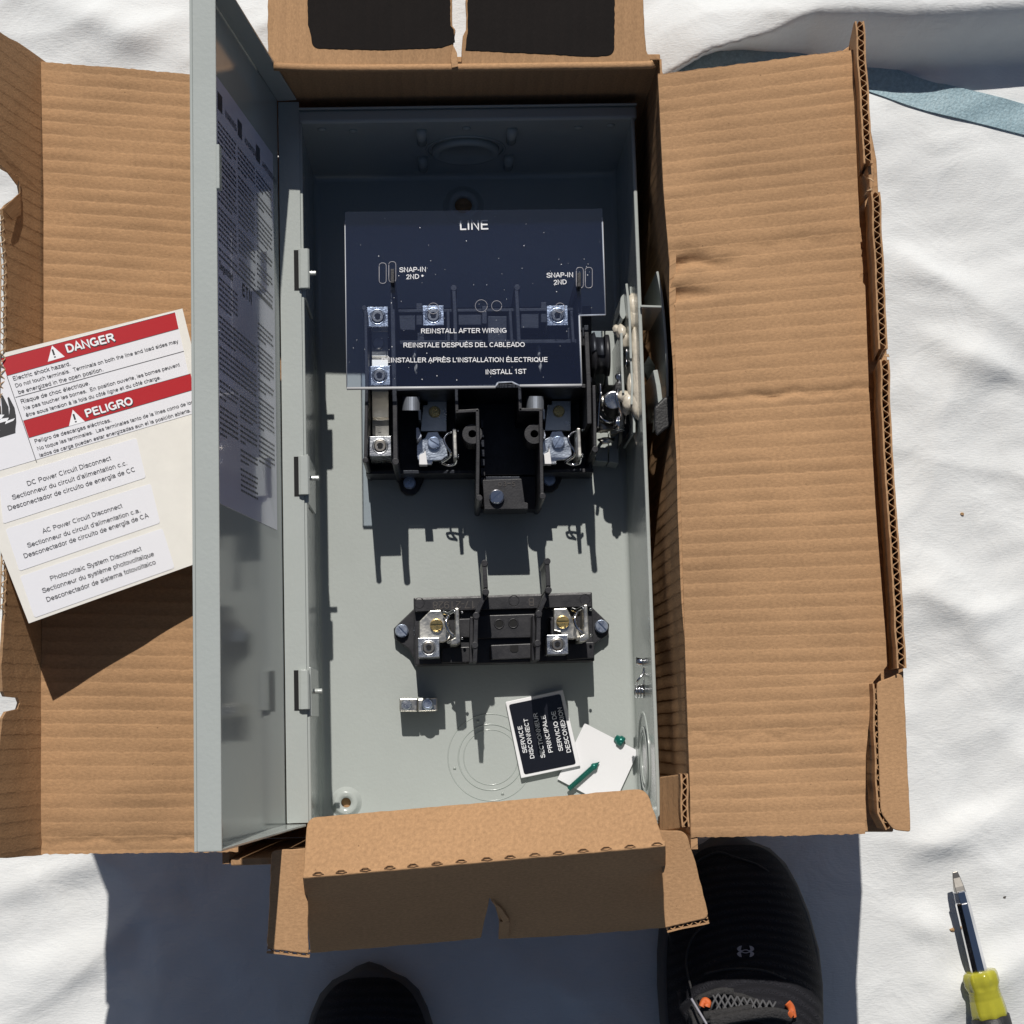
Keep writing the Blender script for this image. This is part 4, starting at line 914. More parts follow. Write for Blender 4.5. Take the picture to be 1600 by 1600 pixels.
for d in (0, 98):
    bm = NB(); z = .092; wallline(bm, [W(x + d, y - d * .03, z) for x, y in [(757, 882), (759, 918)]] + [W(x + d, y - d * .03, .088) for x, y in [(758, 928), (744, 960), (743, 1008), (742, 1034)]], .0028, .036)
    for x, y in ((757, 880), (759, 925), (744, 962), (742, 1008)): vcyl(bm, W(x + d, y - d * .03, z if y < 930 else .0883), .0022, .036, .0925 if y < 930 else .0887, 14)
    obj('barrier', bm, 'black', lbo, bevel=.0003)
    bm = NB(); wallline(bm, [W(x + d, y - d * .03, .070) for x, y in [(737, 964), (736, 1035)]], .0022, .036); obj('barrier', bm, 'black', lbo, bevel=.0003)
for dx, dy in ((0, 0), (201, -5)):
    bm = NB(); pl = [(655, 971), (672, 954), (689, 953), (693, 962), (702, 975), (706, 990), (700, 1000), (692, 1004), (655, 1002)]
    if dx: pl = [(664, 976 + 2), (664, 956), (685, 955), (690, 965), (700, 982), (706, 1000), (694, 1004), (680, 1003), (674, 992), (664, 990)]
    pxprism(bm, [(x + dx, y + dy) for x, y in pl], .058, .052); obj('terminal_plate', bm, 'tin', lbo, bevel=.0006)
    bm = NB(); pxprism(bm, [(658 + dx, 970 + dy), (700 + dx, 968 + dy), (700 + dx, 1002 + dy), (658 + dx, 1002 + dy)], .052, .036); obj('terminal_block', bm, 'black', lbo, bevel=.0004)
    slotted(lbo, W((682 if not dx else 678) + dx, 977 + dy, .058), .0043, .0036, 0.02, 'brass')
    lug(lbo, 670 + dx, 1012 + dy, 33, 30, .066, .036)
    bm = NB(); pxprism(bm, [(711 + dx, 950 + dy), (717 + dx, 950 + dy), (720 + dx, 1003 + dy), (714 + dx, 1007 + dy), (704 + dx, 1008 + dy), (704 + dx, 1000 + dy), (711 + dx, 996 + dy)], .076, .040); obj('clip_strip', bm, 'tin', lbo, bevel=.0006)
    bm = NB(); tube(bm, spline([W(x + dx, y + dy, z) for x, y, z in [(693, 957, .062), (700, 959, .066), (709, 955, .070), (712, 958, .070)]], 6), .0012, 8)
    tube(bm, spline([W(x + dx, y + dy, z) for x, y, z in [(701, 962, .066), (697, 972, .068), (700, 984, .068), (709, 994, .068), (709, 1000, .066), (700, 1004, .060)]], 6), .0011, 8)
    for q in ((722, 957), (722, 997)): blob(bm, W(q[0] + dx, q[1] + dy, .068), .0011, .0011, .0011, 0, 0, 2)
    obj('clip_spring', bm, 'chrome', lbo, smooth=True)
bm = NB()
for x, y, r in ((780, 975, .0030), (802, 974, .0030)):
    p = W(x, y, .0412); torus(bm, p, UP, r, .0005, 28, 6)
for x, y in ((655, 942), (803, 938), (914, 936)): torus(bm, W(x, y, .0432), UP, .0034, .0002, 28, 5)
obj('moulded_ring', bm, 'black', lbo, smooth=True)
bm = NB()
for x, y in ((780, 975), (802, 974)): vcyl(bm, W(x, y, .0412), .0026, .0405, .04125, 20)
obj('screw_hole_shade', bm, 'hole_shade', lbo)
bm = NB(); pxprism(bm, [(797, 1008), (810, 1008), (810, 1016), (807, 1019), (800, 1019), (797, 1016)], .0405, .039); obj('keyway_shade', bm, 'hole_shade', lbo)
bm = NB(); write(bm, '17-21928', W(742, 939, .0432), W(676, 940, .0432), UP, .0, 1, .0001); obj('moulded_text', bm, 'sole', lbo, recalc=False); bm = NB(); write(bm, 'B', W(834, 934, .0432), W(826, 934, .0432), UP, 0, 1.2, .0001); obj('moulded_text', bm, 'sole', lbo, recalc=False)
# ---- ground lug
bm = NB(); pxprism(bm, [(624, 1091), (652, 1091), (652, 1112), (624, 1112)], .031, FZ); pxprism(bm, [(652, 1092), (683, 1090), (683, 1111), (652.6, 1112)], .0305, FZ); gl = obj('ground_lug', bm, 'tin', en, bevel=.0008)
slotted(gl, W(635, 1101, .031), .0036, .0012, .5, 'alu', 'set_screw')
bm = NB(); p = W(668, 1100, .0305); loops(bm, [ring(p + UP * z, Vector((1, 0, 0)), Vector((0, 1, 0)), r, 24) for z, r in ((0, .0040), (.003, .0040), (.0036, .0032), (.0036, .0026), (.0026, .0024), (.0026, .0002))]); obj('set_screw', bm, 'zinc', gl)

# ---- clear line shield
SZ = .104
shp = [(539, 331), (941, 326), (946, 492), (905, 493), (909, 602), (812, 603), (800, 597), (778, 598), (774, 605), (542, 607)]
bm = NB(); pxprism(bm, shp, SZ, SZ - .0012); shd = obj('line_shield', bm, 'clear', en); shd['label'] = 'clear plastic shield with white lettering'
# polished cut edges of the sheet
bm = NB()
for a, b, r in (((542, 607), (774, 605), .0010), ((774, 605), (778, 598), .0006), ((778, 598), (800, 597), .0006), ((800, 597), (812, 603), .0006), ((812, 603), (909, 602), .0010), ((905, 493), (946, 492), .0006), ((941, 340), (946, 492), .0005), ((905, 493), (909, 602), .0006), ((539, 345), (542, 607), .00035)):
    cyl(bm, W(*a, SZ - .0006), W(*b, SZ - .0006), r, 8)
obj('polished_edge', bm, 'edge_glow', shd, smooth=True)
def slot(x, y, w, h): 
    return rounded([(x - w, y - h), (x + w, y - h), (x + w, y + h), (x - w, y + h)], [w * .95] * 4, 5)
bm = NB()
for x, y in ((598, 427), (613, 425), (906, 434), (920, 434)):
    pts = [W(a, b, SZ + .0003) for a, b in slot(x, y, 5.5, 16)]; tube(bm, pts + [pts[0]], .00028, 6)
for x, y, r in ((677, 482, 8.5), (776, 478, 8), (752, 478, 9.5), (875, 481, 7.5)):
    pts = [W(x + r * math.cos(t * .3142), y + r * math.sin(t * .3142), SZ + .0003) for t in range(21)]; tube(bm, pts, .00022, 6)
obj('slot_edge', bm, 'logo', shd, smooth=True)
bm = NB()
for s, x0_, x1_, y_, b in (('LINE', 719, 763, 359, .012), ('SNAP-IN', 624, 665.5, 425, .012), ('2ND', 634.5, 655, 436, .012), ('SNAP-IN', 854, 895.5, 433.5, .012), ('2ND', 865, 885.5, 444.5, .012), ('REINSTALL AFTER WIRING', 658, 791.5, 520.5, .012), ('REINSTALE DESPUÉS DEL CABLEADO', 630.5, 820, 542.5, .012), ("RÉINSTALLER APRÈS L'INSTALLATION ÉLECTRIQUE", 596.5, 855.5, 566, .012), ('INSTALL 1ST', 759, 822.5, 584.5, .012)):
    write(bm, s, W(x0_, y_ + .4, SZ), W(x1_, y_ - .6, SZ), UP, b, 1.0, .0002)
vcyl(bm, W(660, 431, SZ), .0007, SZ, SZ + .0003, 10)
obj('printed_text', bm, 'wprint', shd, recalc=False)
# dust specks on the shield
bm = NB(); rd = random.Random(5)
for k in range(95):
    x, y = rd.uniform(545, 938), rd.uniform(335, 600)
    if x > 900 and y > 490: continue
    p = W(x, y, SZ); blob(bm, p, .0002, .00015, .00008, k, .5, 1); vcyl(bm, p, rd.choice((.00014, .00014, .0002, .0003)), SZ, SZ + .00025, 6)
obj('dust', bm, 'wprint', shd)
# little support posts holding the shield
bm = NB()
for x, y in ((613, 432), (905, 438)): pxprism(bm, [(x - 3, y - 12), (x + 3, y - 12), (x + 3, y + 10), (x - 3, y + 10)], .110, .030)
obj('shield_post', bm, 'black', base, bevel=.0003)

# ---- mechanism along the right wall
br = NB(); pxprism(br, [(924, 517), (944, 517), (944, 600), (930, 600)], .042, FZ); pxprism(br, [(946, 517), (966, 517), (968, 602), (946, 602)], .042, FZ)
bro = obj('mechanism_bracket', br, 'paint', en, bevel=.0005)
bm = NB(); pxprism(bm, [(930, 676), (950, 676), (950, 722), (930, 720)], .036, FZ); pxprism(bm, [(951.5, 676), (967, 676), (967, 724), (951.5, 722)], .036, FZ); obj('mechanism_bracket', bm, 'paint', en, bevel=.0005)
bm = NB()
wallline(bm, [W(x, y, .102) for x, y in [(979, 443), (982, 470), (984, 500), (986, 560)]], .0016, .03)
wallline(bm, [W(x, y, .098) for x, y in [(971, 520), (972, 570), (974, 614)]], .0016, .03)
wallline(bm, [W(x, y, .100) for x, y in [(984, 522), (986, 560), (988, 600), (987, 632)]], .0014, .03)
wallline(bm, [W(x, y, .095) for x, y in [(990, 636), (991, 660), (991, 676)]], .0016, .03)
obj('side_plate', bm, 'paint', bro, bevel=.0003)
bm = NB(); pxprism(bm, [(984, 448), (996, 448), (997, 480), (985, 480)], .085, .03)
pts = [W(x, y, .088) for x, y in rounded([(970, 462), (978, 458), (979, 490), (974, 500), (968, 492)], [6, 3, 3, 4, 5])]; prism(bm, pts, .03)
obj('crank_arm', bm, 'paint', bro, bevel=.0006)
gm = NB()
for x, y, z, a, b, c, sd_ in ((988, 482, .094, .0042, .0085, .006, 1), (989, 496, .094, .0044, .007, .006, 2), (963, 515, .085, .0030, .0030, .004, 3), (971, 520, .088, .0040, .0050, .005, 4), (975, 532, .085, .0042, .0055, .006, 5), (993, 545, .096, .0034, .012, .006, 6), (995, 575, .097, .0034, .020, .006, 7), (996, 610, .097, .0036, .018, .006, 8), (994, 632, .096, .0040, .008, .006, 9), (982, 628, .093, .0046, .0055, .005, 10), (975, 620, .092, .0048, .0038, .004, 11), (985, 604, .094, .0026, .007, .005, 13), (978, 638, .088, .0030, .0040, .004, 14), (996, 660, .080, .0040, .014, .006, 15)):
    blob(gm, W(x, y, z), a * .9, b * 1.15, c, sd_, .22, 3)
obj('grease_smear', gm, 'grease', bro, smooth=True)
bm = NB(); cyl(bm, W(957, 623, .084) - Vector((0, 0, .004)), W(957, 623, .084) + Vector((.0, -.002, .006)), .0058, 24); obj('pin', bm, 'alu', bro, bevel=.0006)
bm = NB(); c = W(954, 642, .066); cyl(bm, c, c + Vector((.003, .006, .016)), .0064, 28); obj('roller', bm, 'rubber', bro, bevel=.0008)
bm = NB(); torus(bm, c + Vector((-.001, 0, -.002)), Vector((.15, .35, 1)), .0078, .0011, 36, 8)
tube(bm, spline([W(x, y, z) for x, y, z in [(966, 608, .09), (964, 620, .092), (968, 635, .09), (971, 650, .085), (972, 664, .08)]], 6), .0013, 8)
tube(bm, spline([W(x, y, z) for x, y, z in [(938, 600, .08), (938, 615, .08), (936, 635, .075), (934, 668, .07)]], 6), .0012, 8)
for k in range(5): torus(bm, W(967, 655 + k * 4, .078), Vector((.2, 1, 0)), .0034, .0006, 20, 6)
for x, y in ((977, 567), (980, 552), (968, 590), (966, 660)): blob(bm, W(x, y, .085), .0026, .0040, .003, x, .5, 3)
obj('mechanism_spring', bm, 'chrome', bro, smooth=True)
bm = NB(); blob(bm, W(944, 666, .060), .0075, .0045, .003, 3, .5); obj('link', bm, 'steel', bro, smooth=True)
bm = NB(); blob(bm, W(948, 688, .055), .0055, .0022, .002, 5, .5); blob(bm, W(941, 626, .07), .0035, .0030, .002, 6, .5); obj('link', bm, 'tin', bro, smooth=True)
bm = NB(); pxprism(bm, [(954, 672), (965, 670), (966, 676), (955, 679)], .060, .05); obj('link', bm, 'copper', bro, bevel=.0004)
bm = NB(); pxprism(bm, [(962, 596), (970, 596), (971, 612), (960, 612)], .086, .04); obj('crank', bm, 'rubber', bro, bevel=.0008); bm = NB(); wallline(bm, [W(x, y, .090) for x, y in [(991, 500), (990, 520), (988, 540)]], .003, .05); obj('crank', bm, 'rubber', bro, bevel=.0008); bm = NB(); pxprism(bm, [(976, 645), (986, 640), (984, 672), (972, 690)], .07, .03); obj('crank', bm, 'rubber', bro, bevel=.0008)

# ---- outside handle on the right
X0w = IX1 + T
hd = NB(); pts = spline([W(x, y, .126) for x, y in [(1027, 424), (1033, 455), (1038, 500), (1042, 560), (1043, 610), (1042, 648)]], 5)
for p in pts: pass
wallline(hd, pts, .0015, .055); hdo = obj('operating_handle', hd, 'paint', en, bevel=.0003)
bm = NB(); a, b = W(1001, 478, .1255), W(1036, 479, .1255); wallline(bm, [a, b], .0014, .06); obj('handle_web', bm, 'paint', hdo, bevel=.0003)
bm = NB(); wallline(bm, [W(x, y, .131) for x, y in [(1024, 578), (1029, 603), (1033, 636)]], .0030, .070); obj('lever', bm, 'paint', hdo, bevel=.0005)
bm = NB(); slab(bm, [W(1004, 572, .11), W(1014, 556, .122), W(1024, 572, .085), W(1019, 604, .07), W(1004, 584, .09)], UP, .0012); slab(bm, [W(1006, 646, .07), W(1018, 645, .07), W(1020, 652, .066), W(1007, 653, .066)], UP, .0012); obj('handle_bracket', bm, 'paint', hdo)
bm = NB(); slab(bm, [W(1030, 582, .06), W(1042, 582, .06), W(1042, 584 + 30, .06), W(1034, 604, .06)], UP, .0012); obj('handle_bracket', bm, 'paint', hdo)
bm = NB(); z = .116
gp = [(1022, 636), (1038, 620), (1050, 619), (1054, 626), (1053, 662), (1040, 672), (1026, 683), (1022, 668)]
rings = [[W(x, y, zz) * 1 for x, y in gp] for zz in (.100, .134)]; loops(bm, rings)
obj('handle_grip', bm, 'rubber', hdo, bevel=.0016, seg=3)
# ---- interlock bracket and coil low on the right wall
bm = NB(); pxprism(bm, [(994, 1027), (1013, 1031), (1013, 1040), (994, 1041)], .075, .073); p = W(1016, 1044, .085); blob(bm, p, .002, .0042, .006, 2, .3)
tube(bm, spline([W(x, y, z) for x, y, z in [(1007, 1042, .075), (1004, 1054, .078), (996, 1064, .078), (994, 1078, .072)]], 6), .0007, 8)
tube(bm, [W(1007, 1044, .078), W(1007, 1072, .072)], .0009, 8)
for k in range(5): torus(bm, W(994 + k * 4.6, 1080, .07), Vector((1, .05, 0)), .0036, .0010, 24, 8)
obj('interlock_spring', bm, 'chrome', en, smooth=True)

# ================================================================== LOOSE THINGS IN THE ENCLOSURE
def c6(x, y): return (580 + x * .2875, 840 + y * .2875)
pc = [c6(1160, 1008), c6(1453, 1160), c6(1310, 1470), c6(1012, 1312)]
bm = NB(); prism(bm, [W(x, y, .0135) + Vector((0, 0, 0)) for x, y in pc], .0131)
for v in bm.verts: v.co.z += .0006 * noise.noise(v.co * 60)
card = obj('paper_card', bm, 'white', loc=tuple(W(*pc[3], .0113)))
thing(card, 'blank white paper card on the enclosure floor, under the green pointed screw', 'paper card')
# service plaque
pq = top('service_plaque', 'small black service disconnect plaque with white border, tilted on the enclosure floor', 'sign', tuple(W(850, 1150, FZ)))
q0, q1, q2 = W(*c6(730, 893), .0150), W(*c6(1042, 826), .0150), W(*c6(815, 1308), .0160)
nq = (q2 - q0).cross(q1 - q0).normalized(); nq = nq if nq.z > 0 else -nq
def PQ(x, y): return onplane(*c6(x, y), q0, nq)
bm = NB(); slab(bm, [PQ(*p) for p in [(730, 893), (1042, 826), (1137, 1240), (815, 1308)]], nq, .0022); pb = obj('plaque_base', bm, 'white', pq, bevel=.0004)
bm = NB(); slab(bm, [PQ(*p) + nq * .0003 for p in rounded([(747, 908), (1028, 850), (1113, 1230), (832, 1288)], [14] * 4)], nq, .0003); pf = obj('plaque_face', bm, 'plaque', pq)
bm = NB()
for s, a, b in (('SERVICE', (848, 1168), (818, 1022)), ('DISCONNECT', (887, 1198), (850, 982)), ('SECTIONNEUR', (946, 1195), (902, 952)), ('PRINCIPALE', (988, 1165), (945, 964)), ('SERVICIO DE', (1043, 1158), (1000, 942)), ('DESCONEXION', (1086, 1165), (1034, 922))):
    write(bm, s, PQ(*a), PQ(*b), nq, .012, .95, .0005)
obj('printed_text', bm, 'wprint', pf, recalc=False)
# green screws
a, b = W(*c6(1072, 1368), .0158), W(*c6(1225, 1232), .0158); d = (b - a).normalized()
bm = NB(); L_ = (b - a).length; lathe(bm, a, d, [(0, .0008), (.0004, .0017), (L_ * .86, .0019), (L_ * .88, .0024), (L_ * .94, .0024), (L_ * .98, .0016), (L_ * 1.05, .0006), (L_ * 1.10, .0002)], 20)
for k in range(9): torus(bm, a + d * (L_ * (.12 + k * .08)), d, .00185, .00012, 18, 5)
gs = obj('grounding_screw', bm, 'green', loc=tuple(Vector((a.x, a.y, .0139))), smooth=True); thing(gs, 'long green pointed screw lying across the white paper card', 'screw', 'green screws')
p = W(*c6(1358, 1092), .0142)
bm = NB(); lathe(bm, p - Vector((.004, -.001, 0)), Vector((.75, -.55, .1)), [(0, .0012), (.0004, .0024), (.0025, .0028), (.003, .0036), (.0060, .0036), (.0066, .0030), (.0068, .0012)], 20)
gs = obj('grounding_screw', bm, 'green', loc=(p.x, p.y, FZ), smooth=True); thing(gs, 'short green hex head screw peeking out behind the upper edge of the white card', 'screw', 'green screws')

# ================================================================== DANGER STICKER SHEET
def c8(x, y): return (x * .34384, 450 + y * .34384)
s0, s1, s2 = W(-109, 580, .252), W(45, 974, .247), W(285, 482, .206)
ns = (s1 - s0).cross(s2 - s0).normalized(); ns = ns if ns.z > 0 else -ns
def SH(px, py): return onplane(px, py, s0, ns)
def S8(x, y): return SH(*c8(x, y))
sh_ = top('sticker_sheet', 'cream sheet of red and white danger stickers leaning on the left cardboard flap', 'sticker sheet', tuple(Vector((SH(300, 720).x, SH(300, 720).y, .19))))
bm = NB(); slab(bm, [SH(*p) for p in [(-109, 580), (285, 482), (378, 855), (45, 974)]], ns, .0003); obj('backing_paper', bm, 'backing', sh_)
def sticker(name, pts, rad=8):
    bm = NB(); slab(bm, [S8(*p) + ns * .00025 for p in rounded(pts, [rad] * len(pts))], ns, .0002); return obj(name, bm, 'vinyl', sh_)
def sprint(parent, name, m, items, bold=.0, lift=.00045):
    bm = NB()
    for s, a, b in items: write(bm, s, S8(*a), S8(*b), ns, bold, 1.0, lift)
    return obj(name, bm, m, parent, recalc=False)
def spoly(bm, pts, lift): 
    f = bm.faces.new([bm.verts.new(S8(*p) + ns * lift) for p in pts])
    if f.normal.dot(ns) < 0: f.normal_flip()
dg = sticker('danger_sticker', [(-190, 372), (797, 108), (893, 566), (-70, 850)])
for pts in ([(4, 320), (795, 112), (811, 186), (31, 400)], [(105, 604), (866, 390), (880, 463), (131, 682)]):
    bm = NB(); spoly(bm, pts, .00032); obj('red_band', bm, 'red', dg, recalc=False)
bm = NB()
def line8(a, b, w):
    P, Q = Vector(a), Vector(b); d = (Q - P).normalized(); s = Vector((-d.y, d.x)) * w / 2; spoly(bm, [tuple(P + s), tuple(Q + s), tuple(Q - s), tuple(P - s)], .00036)
line8((70, 498), (835, 288), 3); line8((31, 400), (166, 792), 3); line8((4, 320), (795, 112), 2); line8((31, 400), (811, 186), 2); line8((105, 604), (866, 390), 2); line8((131, 682), (880, 463), 2)
obj('rule', bm, 'print_grey', dg, recalc=False)
for pts in ([(217, 336), (236, 262), (294, 313)], [(313, 629), (330, 554), (386, 608)]):
    bm = NB(); spoly(bm, pts, .00040); obj('warning_triangle', bm, 'wprint', dg, recalc=False)
bm = NB(); write(bm, '!', S8(246, 318), S8(254, 316), ns, .03, 1.0, .0005); write(bm, '!', S8(341, 612), S8(349, 610), ns, .03, 1.0, .0005); obj('exclamation_mark', bm, 'print', dg, recalc=False)
for s, a, b in (('DANGER', (306, 296), (526, 243)), ('PELIGRO', (394, 590), (608, 530))):
    bm = NB(); write(bm, s, S8(a[0] - 2, a[1] + 2), S8(b[0] + 3, b[1] + 2), ns, .062, 1.0, .00038); obj('title_outline', bm, 'print', dg, recalc=False)
    sprint(dg, 'title', 'wprint', [(s, (a[0], a[1] - 1), (b[0] - 1, b[1] - 2))], .034, .00055)
sprint(dg, 'printed_text', 'print_grey', [('Electric shock hazard.', (62, 422), (322, 352)), ('Do not touch terminals.  Terminals on both the line and load sides may', (72, 453), (812, 249)), ('be energized in the open position.', (85, 483), (470, 378)),
  ('Risque de choc électrique.', (98, 526), (408, 440)), ('Ne pas toucher les bornes.  En position ouverte, les bornes peuvent', (110, 556), (818, 356)), ('être sous tension à la fois du côté ligne et du côté charge.', (120, 587), (732, 414)),
  ('Peligro de descargas eléctricas.', (160, 706), (505, 608)), ('No toque las terminales.  Las terminales tanto de la línea como de los', (172, 739), (880, 525)), ('lados de carga pueden estar energizadas aun el la posición abierta.', (182, 769), (868, 563))], .006)
# hand pictogram
bm = NB()
spoly(bm, [(-30, 690), (70, 660), (70, 640), (74, 610), (72, 575), (20, 585), (-60, 610), (-60, 640), (0, 645)], .00036)
for pts in ([(40, 590), (72, 580), (66, 545), (40, 495), (33, 500), (44, 550)], [(10, 595), (42, 590), (38, 540), (12, 488), (3, 490), (8, 545)], [(-30, 600), (8, 596), (4, 540), (-20, 495), (-30, 500)]): spoly(bm, pts, .00037)
obj('hand_symbol', bm, 'print', dg, recalc=False)
bm = NB(); spoly(bm, [(-20, 575), (20, 577), (5, 595), (40, 590), (32, 605), (68, 592), (60, 604), (22, 620), (28, 606), (-8, 616), (2, 596), (-20, 590)], .00046); obj('bolt_symbol', bm, 'wprint', dg, recalc=False)
for nm, pts, items in (('direct current', [(-5, 866), (620, 682), (663, 862), (14, 1072)], [('DC Power Circuit Disconnect', (127, 900), (506, 782)), ("Sectionneur du circuit d'alimentation c.c.", (58, 963), (578, 804)), ('Desconectador de circuito de energía de CC', (40, 1012), (614, 834))]),
        ('alternating current', [(25, 1096), (685, 889), (728, 1068), (88, 1287)], [('AC Power Circuit Disconnect', (195, 1116), (557, 998)), ("Sectionneur du circuit d'alimentation c.a.", (127, 1181), (638, 1019)), ('Desconectador de circuito de energía de CA', (112, 1229), (677, 1042))]),
        ('photovoltaic', [(91, 1311), (738, 1092), (794, 1272), (157, 1499)], [('Photovoltaic System Disconnect', (232, 1331), (644, 1193)), ('Sectionneur du système photovoltaïque', (195, 1387), (701, 1217)), ('Desconectador de sistema fotovoltaico', (215, 1427), (709, 1254))])):
    st_ = sticker('sticker', pts, 12); sprint(st_, 'printed_text', 'print_grey', items, .004)

# ================================================================== SHOES
def shoe(label, secs, cxz, name='sneaker', sole_w=.006):
    """secs: (py, left px, right px, height) from the toe backwards, at the height of the sole's rim"""
    zS = .022
    c = W((secs[3][1] + secs[3][2]) / 2, secs[3][0], 0.0); root = top(name, label, 'shoe', (c.x, c.y, -.003), 'shoes at the lower edge')
    def sect(y, l, r, h, grow, z0):
        A, B = W(l, y, zS), W(r, y, zS); cx = (A.x + B.x) / 2; w = (B.x - A.x) / 2 + grow; return A.y, cx, w, h
    bm = NB(); rings = []
    for s in secs:
        y, cx, w, h = sect(*s, 0, 0); rg = []
        for k in range(24):
            a = 2 * math.pi * k / 24; ca, sa = math.cos(a), math.sin(a)
            if sa < 0: x, z = cx + w * math.copysign(abs(ca) ** .5, ca) * .98, max(-.003, zS * (1 + sa * 1.2)) 
            else: x, z = cx + w * math.copysign(abs(ca) ** .75, ca), zS + (h - zS) * abs(sa) ** .85
            rg.append(Vector((x, y, z)))
        rings.append(rg)
    loops(bm, rings); up = obj('upper', bm, 'mesh', root, smooth=True)
    m = up.modifiers.new('smooth', 'SUBSURF'); m.levels = 1; m.render_levels = 2
    # foam sole wraps the rim
    bm = NB(); left = []; right = []
    for s in secs:
        y, cx, w, h = sect(*s, 0, 0); left.append(Vector((cx - w - sole_w * .55, y, 0))); right.append(Vector((cx + w + sole_w * .45, y, 0)))
    toe = [left[0] + Vector((.006, .004, 0)), (left[0] + right[0]) / 2 + Vector((0, .007, 0)), right[0] + Vector((-.006, .004, 0))]
    outl = left[::-1] + toe + right
    cen = sum(outl, Vector()) / len(outl)
    def lay(k, z): return [cen + (p - cen) * k + UP * z for p in outl]
    loops(bm, [lay(.96, -.003), lay(.995, .006), lay(1.0, .014), lay(.985, .026), lay(.95, .028)]); so = obj('sole', bm, 'sole', root, smooth=True)
    return root, up
rs = [(1318, 1112, 1172, .030), (1330, 1086, 1200, .038), (1352, 1066, 1222, .046), (1385, 1052, 1240, .052), (1430, 1043, 1258, .057), (1490, 1038, 1274, .066), (1545, 1038, 1280, .078), (1600, 1042, 1281, .088), (1680, 1050, 1276, .098), (1780, 1060, 1262, .100), (1900, 1070, 1250, .098), (1960, 1090, 1230, .080)]
SEAMS = 1
shoe_r, upr = shoe('black knit running shoe with small grey emblem and orange lace loops', rs, None)
ls = [(1524, 548, 604, .030), (1536, 524, 628, .040), (1556, 506, 648, .048), (1585, 493, 662, .051), (1630, 480, 676, .054), (1700, 474, 684, .060), (1780, 474, 684, .080), (1900, 480, 676, .1), (2050, 490, 664, .1), (2120, 510, 650, .085)]
shoe_l, upl = shoe('black running shoe of which only the rounded toe shows, below the torn bottom flap', ls, None)
def top_z(x, y):     # height of the right shoe's upper over a pixel
    for a, b in zip(rs, rs[1:]):
        if a[0] <= y <= b[0]:
            t = (y - a[0]) / (b[0] - a[0]); l, r, h = (a[i] + (b[i] - a[i]) * t for i in (1, 2, 3))
            u = max(-1, min(1, (x - (l + r) / 2) / ((r - l) / 2 * 1.0))); ca = abs(u) ** (1 / .75); sa = math.sqrt(max(0, 1 - ca * ca)); return .022 + (h - .022) * sa ** .85
    return .05
def OS(x, y, lift=.0015):
    z = .06
    for _ in range(4): z = top_z(x, y)
    return W(x, y, z + lift)
for nm, pts in (('toe_overlay', [(1052, 1420), (1062, 1385), (1085, 1350), (1120, 1332), (1150, 1340), (1185, 1352), (1215, 1375), (1240, 1410), (1256, 1460)]), ('seam', [(1080, 1545), (1072, 1500), (1084, 1462), (1110, 1440)]), ('seam', [(1242, 1560), (1252, 1520), (1245, 1482), (1220, 1450)]), ('seam', [(1100, 1522), (1140, 1514), (1190, 1516), (1228, 1530)])):
    bm = NB(); tube(bm, spline([OS(x, y, .0002) for x, y in pts], 6), .0007, 6); obj(nm, bm, 'lace', shoe_r, smooth=True)
bm = NB(); cx, cy = 1165, 1486.5
def lg(pts):
    f = face(bm, [bm.verts.new(OS(cx + x, cy + y, .0012)) for x, y in pts])
for s in (1, -1):
    for v in (1, -1):
        out = [(4.5 * s, 1.2 * v), (7.5 * s, 2.2 * v), (6 * s, 9 * v), (9.5 * s, 8.2 * v), (12.5 * s, 6 * v), (13.5 * s, 3.5 * v), (11.5 * s, 1.0 * v), (9 * s, 0), (5 * s, 0)]
        lg(out)
for v in (1, -1):
    for k in range(6):
        x0_, x1_ = -6 + k * 2, -4 + k * 2
        f = lambda x: (2.4 - .055 * x * x) * v
        lg([(x0_, f(x0_) - .7), (x1_, f(x1_) - .7), (x1_, f(x1_) + .7), (x0_, f(x0_) + .7)])
obj('emblem', bm, 'logo', shoe_r, recalc=True)
# tongue, laces, loops
bm = NB(); pts = [OS(x, y, .003) for x, y in [(1090, 1556), (1115, 1549), (1160, 1553), (1205, 1570), (1232, 1588), (1235, 1640), (1080, 1640), (1076, 1580)]]; slab(bm, pts, UP, .006); obj('tongue', bm, 'lace', shoe_r, bevel=.002)
bm = NB()
for k in range(11):
    for s in (1, -1):
        x = 1112 + k * 10
        a = [OS(x + s * t * 14, 1551 + (x - 1110) * .14 + t * 26, .0052) for t in (0, .25, .5, .75, 1)]
        if s == -1 and k < 1 or x + s * 14 > 1222: continue
        tube(bm, a, .0007, 6)
obj('tongue_net', bm, 'grey_mesh', shoe_r, smooth=True)
def ribbon(name, pts, w, m, lift=.006):
    bm = NB(); P = spline([OS(x, y, lift) for x, y in pts], 8); rr = []
    for i, p in enumerate(P):
        d = (P[min(i + 1, len(P) - 1)] - P[max(i - 1, 0)]).normalized(); s = UP.cross(d).normalized() * w / 2
        rr.append([p + s, p + s * .5 + UP * .0012, p - s * .5 + UP * .0012, p - s, p - s * .5 - UP * .0012, p + s * .5 - UP * .0012])
    loops(bm, rr); return obj(name, bm, m, shoe_r, smooth=True)
ribbon('lace', [(1092, 1562), (1112, 1553), (1130, 1549), (1146, 1551)], .0050, 'lace', .005)
ribbon('lace', [(1100, 1588), (1140, 1582), (1175, 1576)], .0060, 'lace', .0075)
ribbon('lace', [(1110, 1598), (1160, 1588), (1205, 1583), (1238, 1590)], .0075, 'lace', .008)
ribbon('lace', [(1080, 1560), (1092, 1580), (1104, 1600)], .0016, 'logo', .010)
ribbon('lace_loop', [(1097, 1573), (1101, 1564), (1106, 1567), (1105, 1573)], .0046, 'orange', .0075)
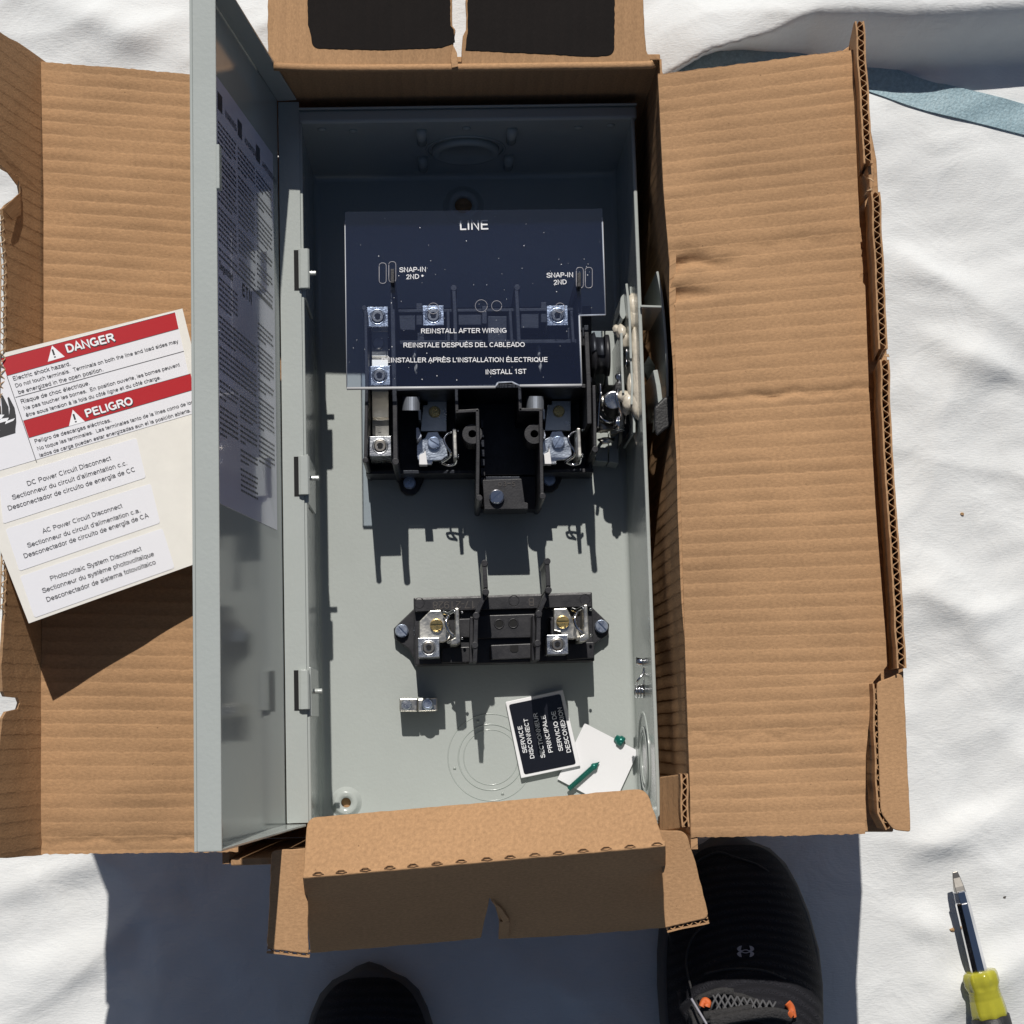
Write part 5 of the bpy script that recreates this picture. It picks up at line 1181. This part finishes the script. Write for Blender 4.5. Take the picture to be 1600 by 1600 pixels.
ribbon('lace_loop', [(1230, 1567), (1236, 1575), (1239, 1590)], .0050, 'orange', .006)
ribbon('lace_loop', [(1231, 1582), (1238, 1588)], .0050, 'orange', .009)

# ================================================================== SCREWDRIVER
sw = top('screwdriver', 'multi-bit screwdriver with chrome shaft and translucent yellow handle on the white cloth', 'screwdriver', tuple(W(1540, 1500, 0.0)))
A, B = W(1492, 1362, .016), W(1553, 1612, .018); ax = (B - A).normalized(); Lpx = (B - A).length / math.hypot(61, 250)
def at(s): return A + ax * (s * Lpx)
u, v = frame_of(ax); v = UP - ax * UP.dot(ax); v.normalize(); u = ax.cross(v)
bm = NB(); loops(bm, [[at(s) + u * a + v * b, at(s) + u * a - v * b, at(s) - u * a - v * b, at(s) - u * a + v * b] for s, a, b in ((0, .0018, .0004), (10, .0026, .0008), (24, .0032, .0022), (34, .0034, .0030))]); obj('bit', bm, 'steel', sw, bevel=.0005)
bm = NB(); loops(bm, [ring(at(s), u, v, r, 6) for s, r in ((31, .0040), (33, .0046), (50, .0048), (51, .0040))]); obj('ferrule', bm, 'chrome', sw, bevel=.0004)
bm = NB(); loops(bm, [ring(at(s), u, v, r, 8, .39) for s, r in ((50, .0047), (52, .0051), (162, .0056), (176, .0056))]); obj('shaft', bm, 'chrome', sw, bevel=.0003)
bm = NB(); prof = [(160, .0088), (162, .0106), (168, .0115), (181, .0116), (188, .0103), (190, .0108), (192, .0103), (195, .0108), (197, .0104), (200, .0110), (202, .0106), (206, .0112), (225, .0116), (238, .0118)]
rings = []
for s, r in prof: rings.append([at(s) + (u * math.cos(a) + v * math.sin(a)) * r * (1 + .06 * math.cos(8 * a) * (1 if s < 190 or s > 207 else .2)) for a in [2 * math.pi * k / 36 for k in range(36)]])
loops(bm, rings); obj('handle', bm, 'yellow', sw, smooth=True)
bm = NB(); lathe(bm, at(232), ax, [(0, .0112), (.0006, .0128), (.012, .0131), (.05, .0142), (.075, .0132), (.08, .0100)], 28); obj('grip', bm, 'rubber', sw, smooth=True)

# ================================================================== CRUMBS ON THE CLOTH
for lab_, x, y, s in (('tiny torn scrap of brown cardboard on the cloth by the top flap', 1041, 4, .0018), ('small brown crumb on the cloth left of the screwdriver', 1486, 1452, .0018), ('small tan crumb on the cloth right of the flap lip', 1505, 802, .0015)):
    p = W(x, y, 0); z = cloth_h(p.x, p.y); bm = NB(); blob(bm, Vector((p.x, p.y, z + s * .3)), s, s * .7, s * .5, x, .6, 2); o = obj('scrap', bm, 'scrap', loc=(p.x, p.y, z)); thing(o, lab_, 'scrap', 'scraps on the cloth')
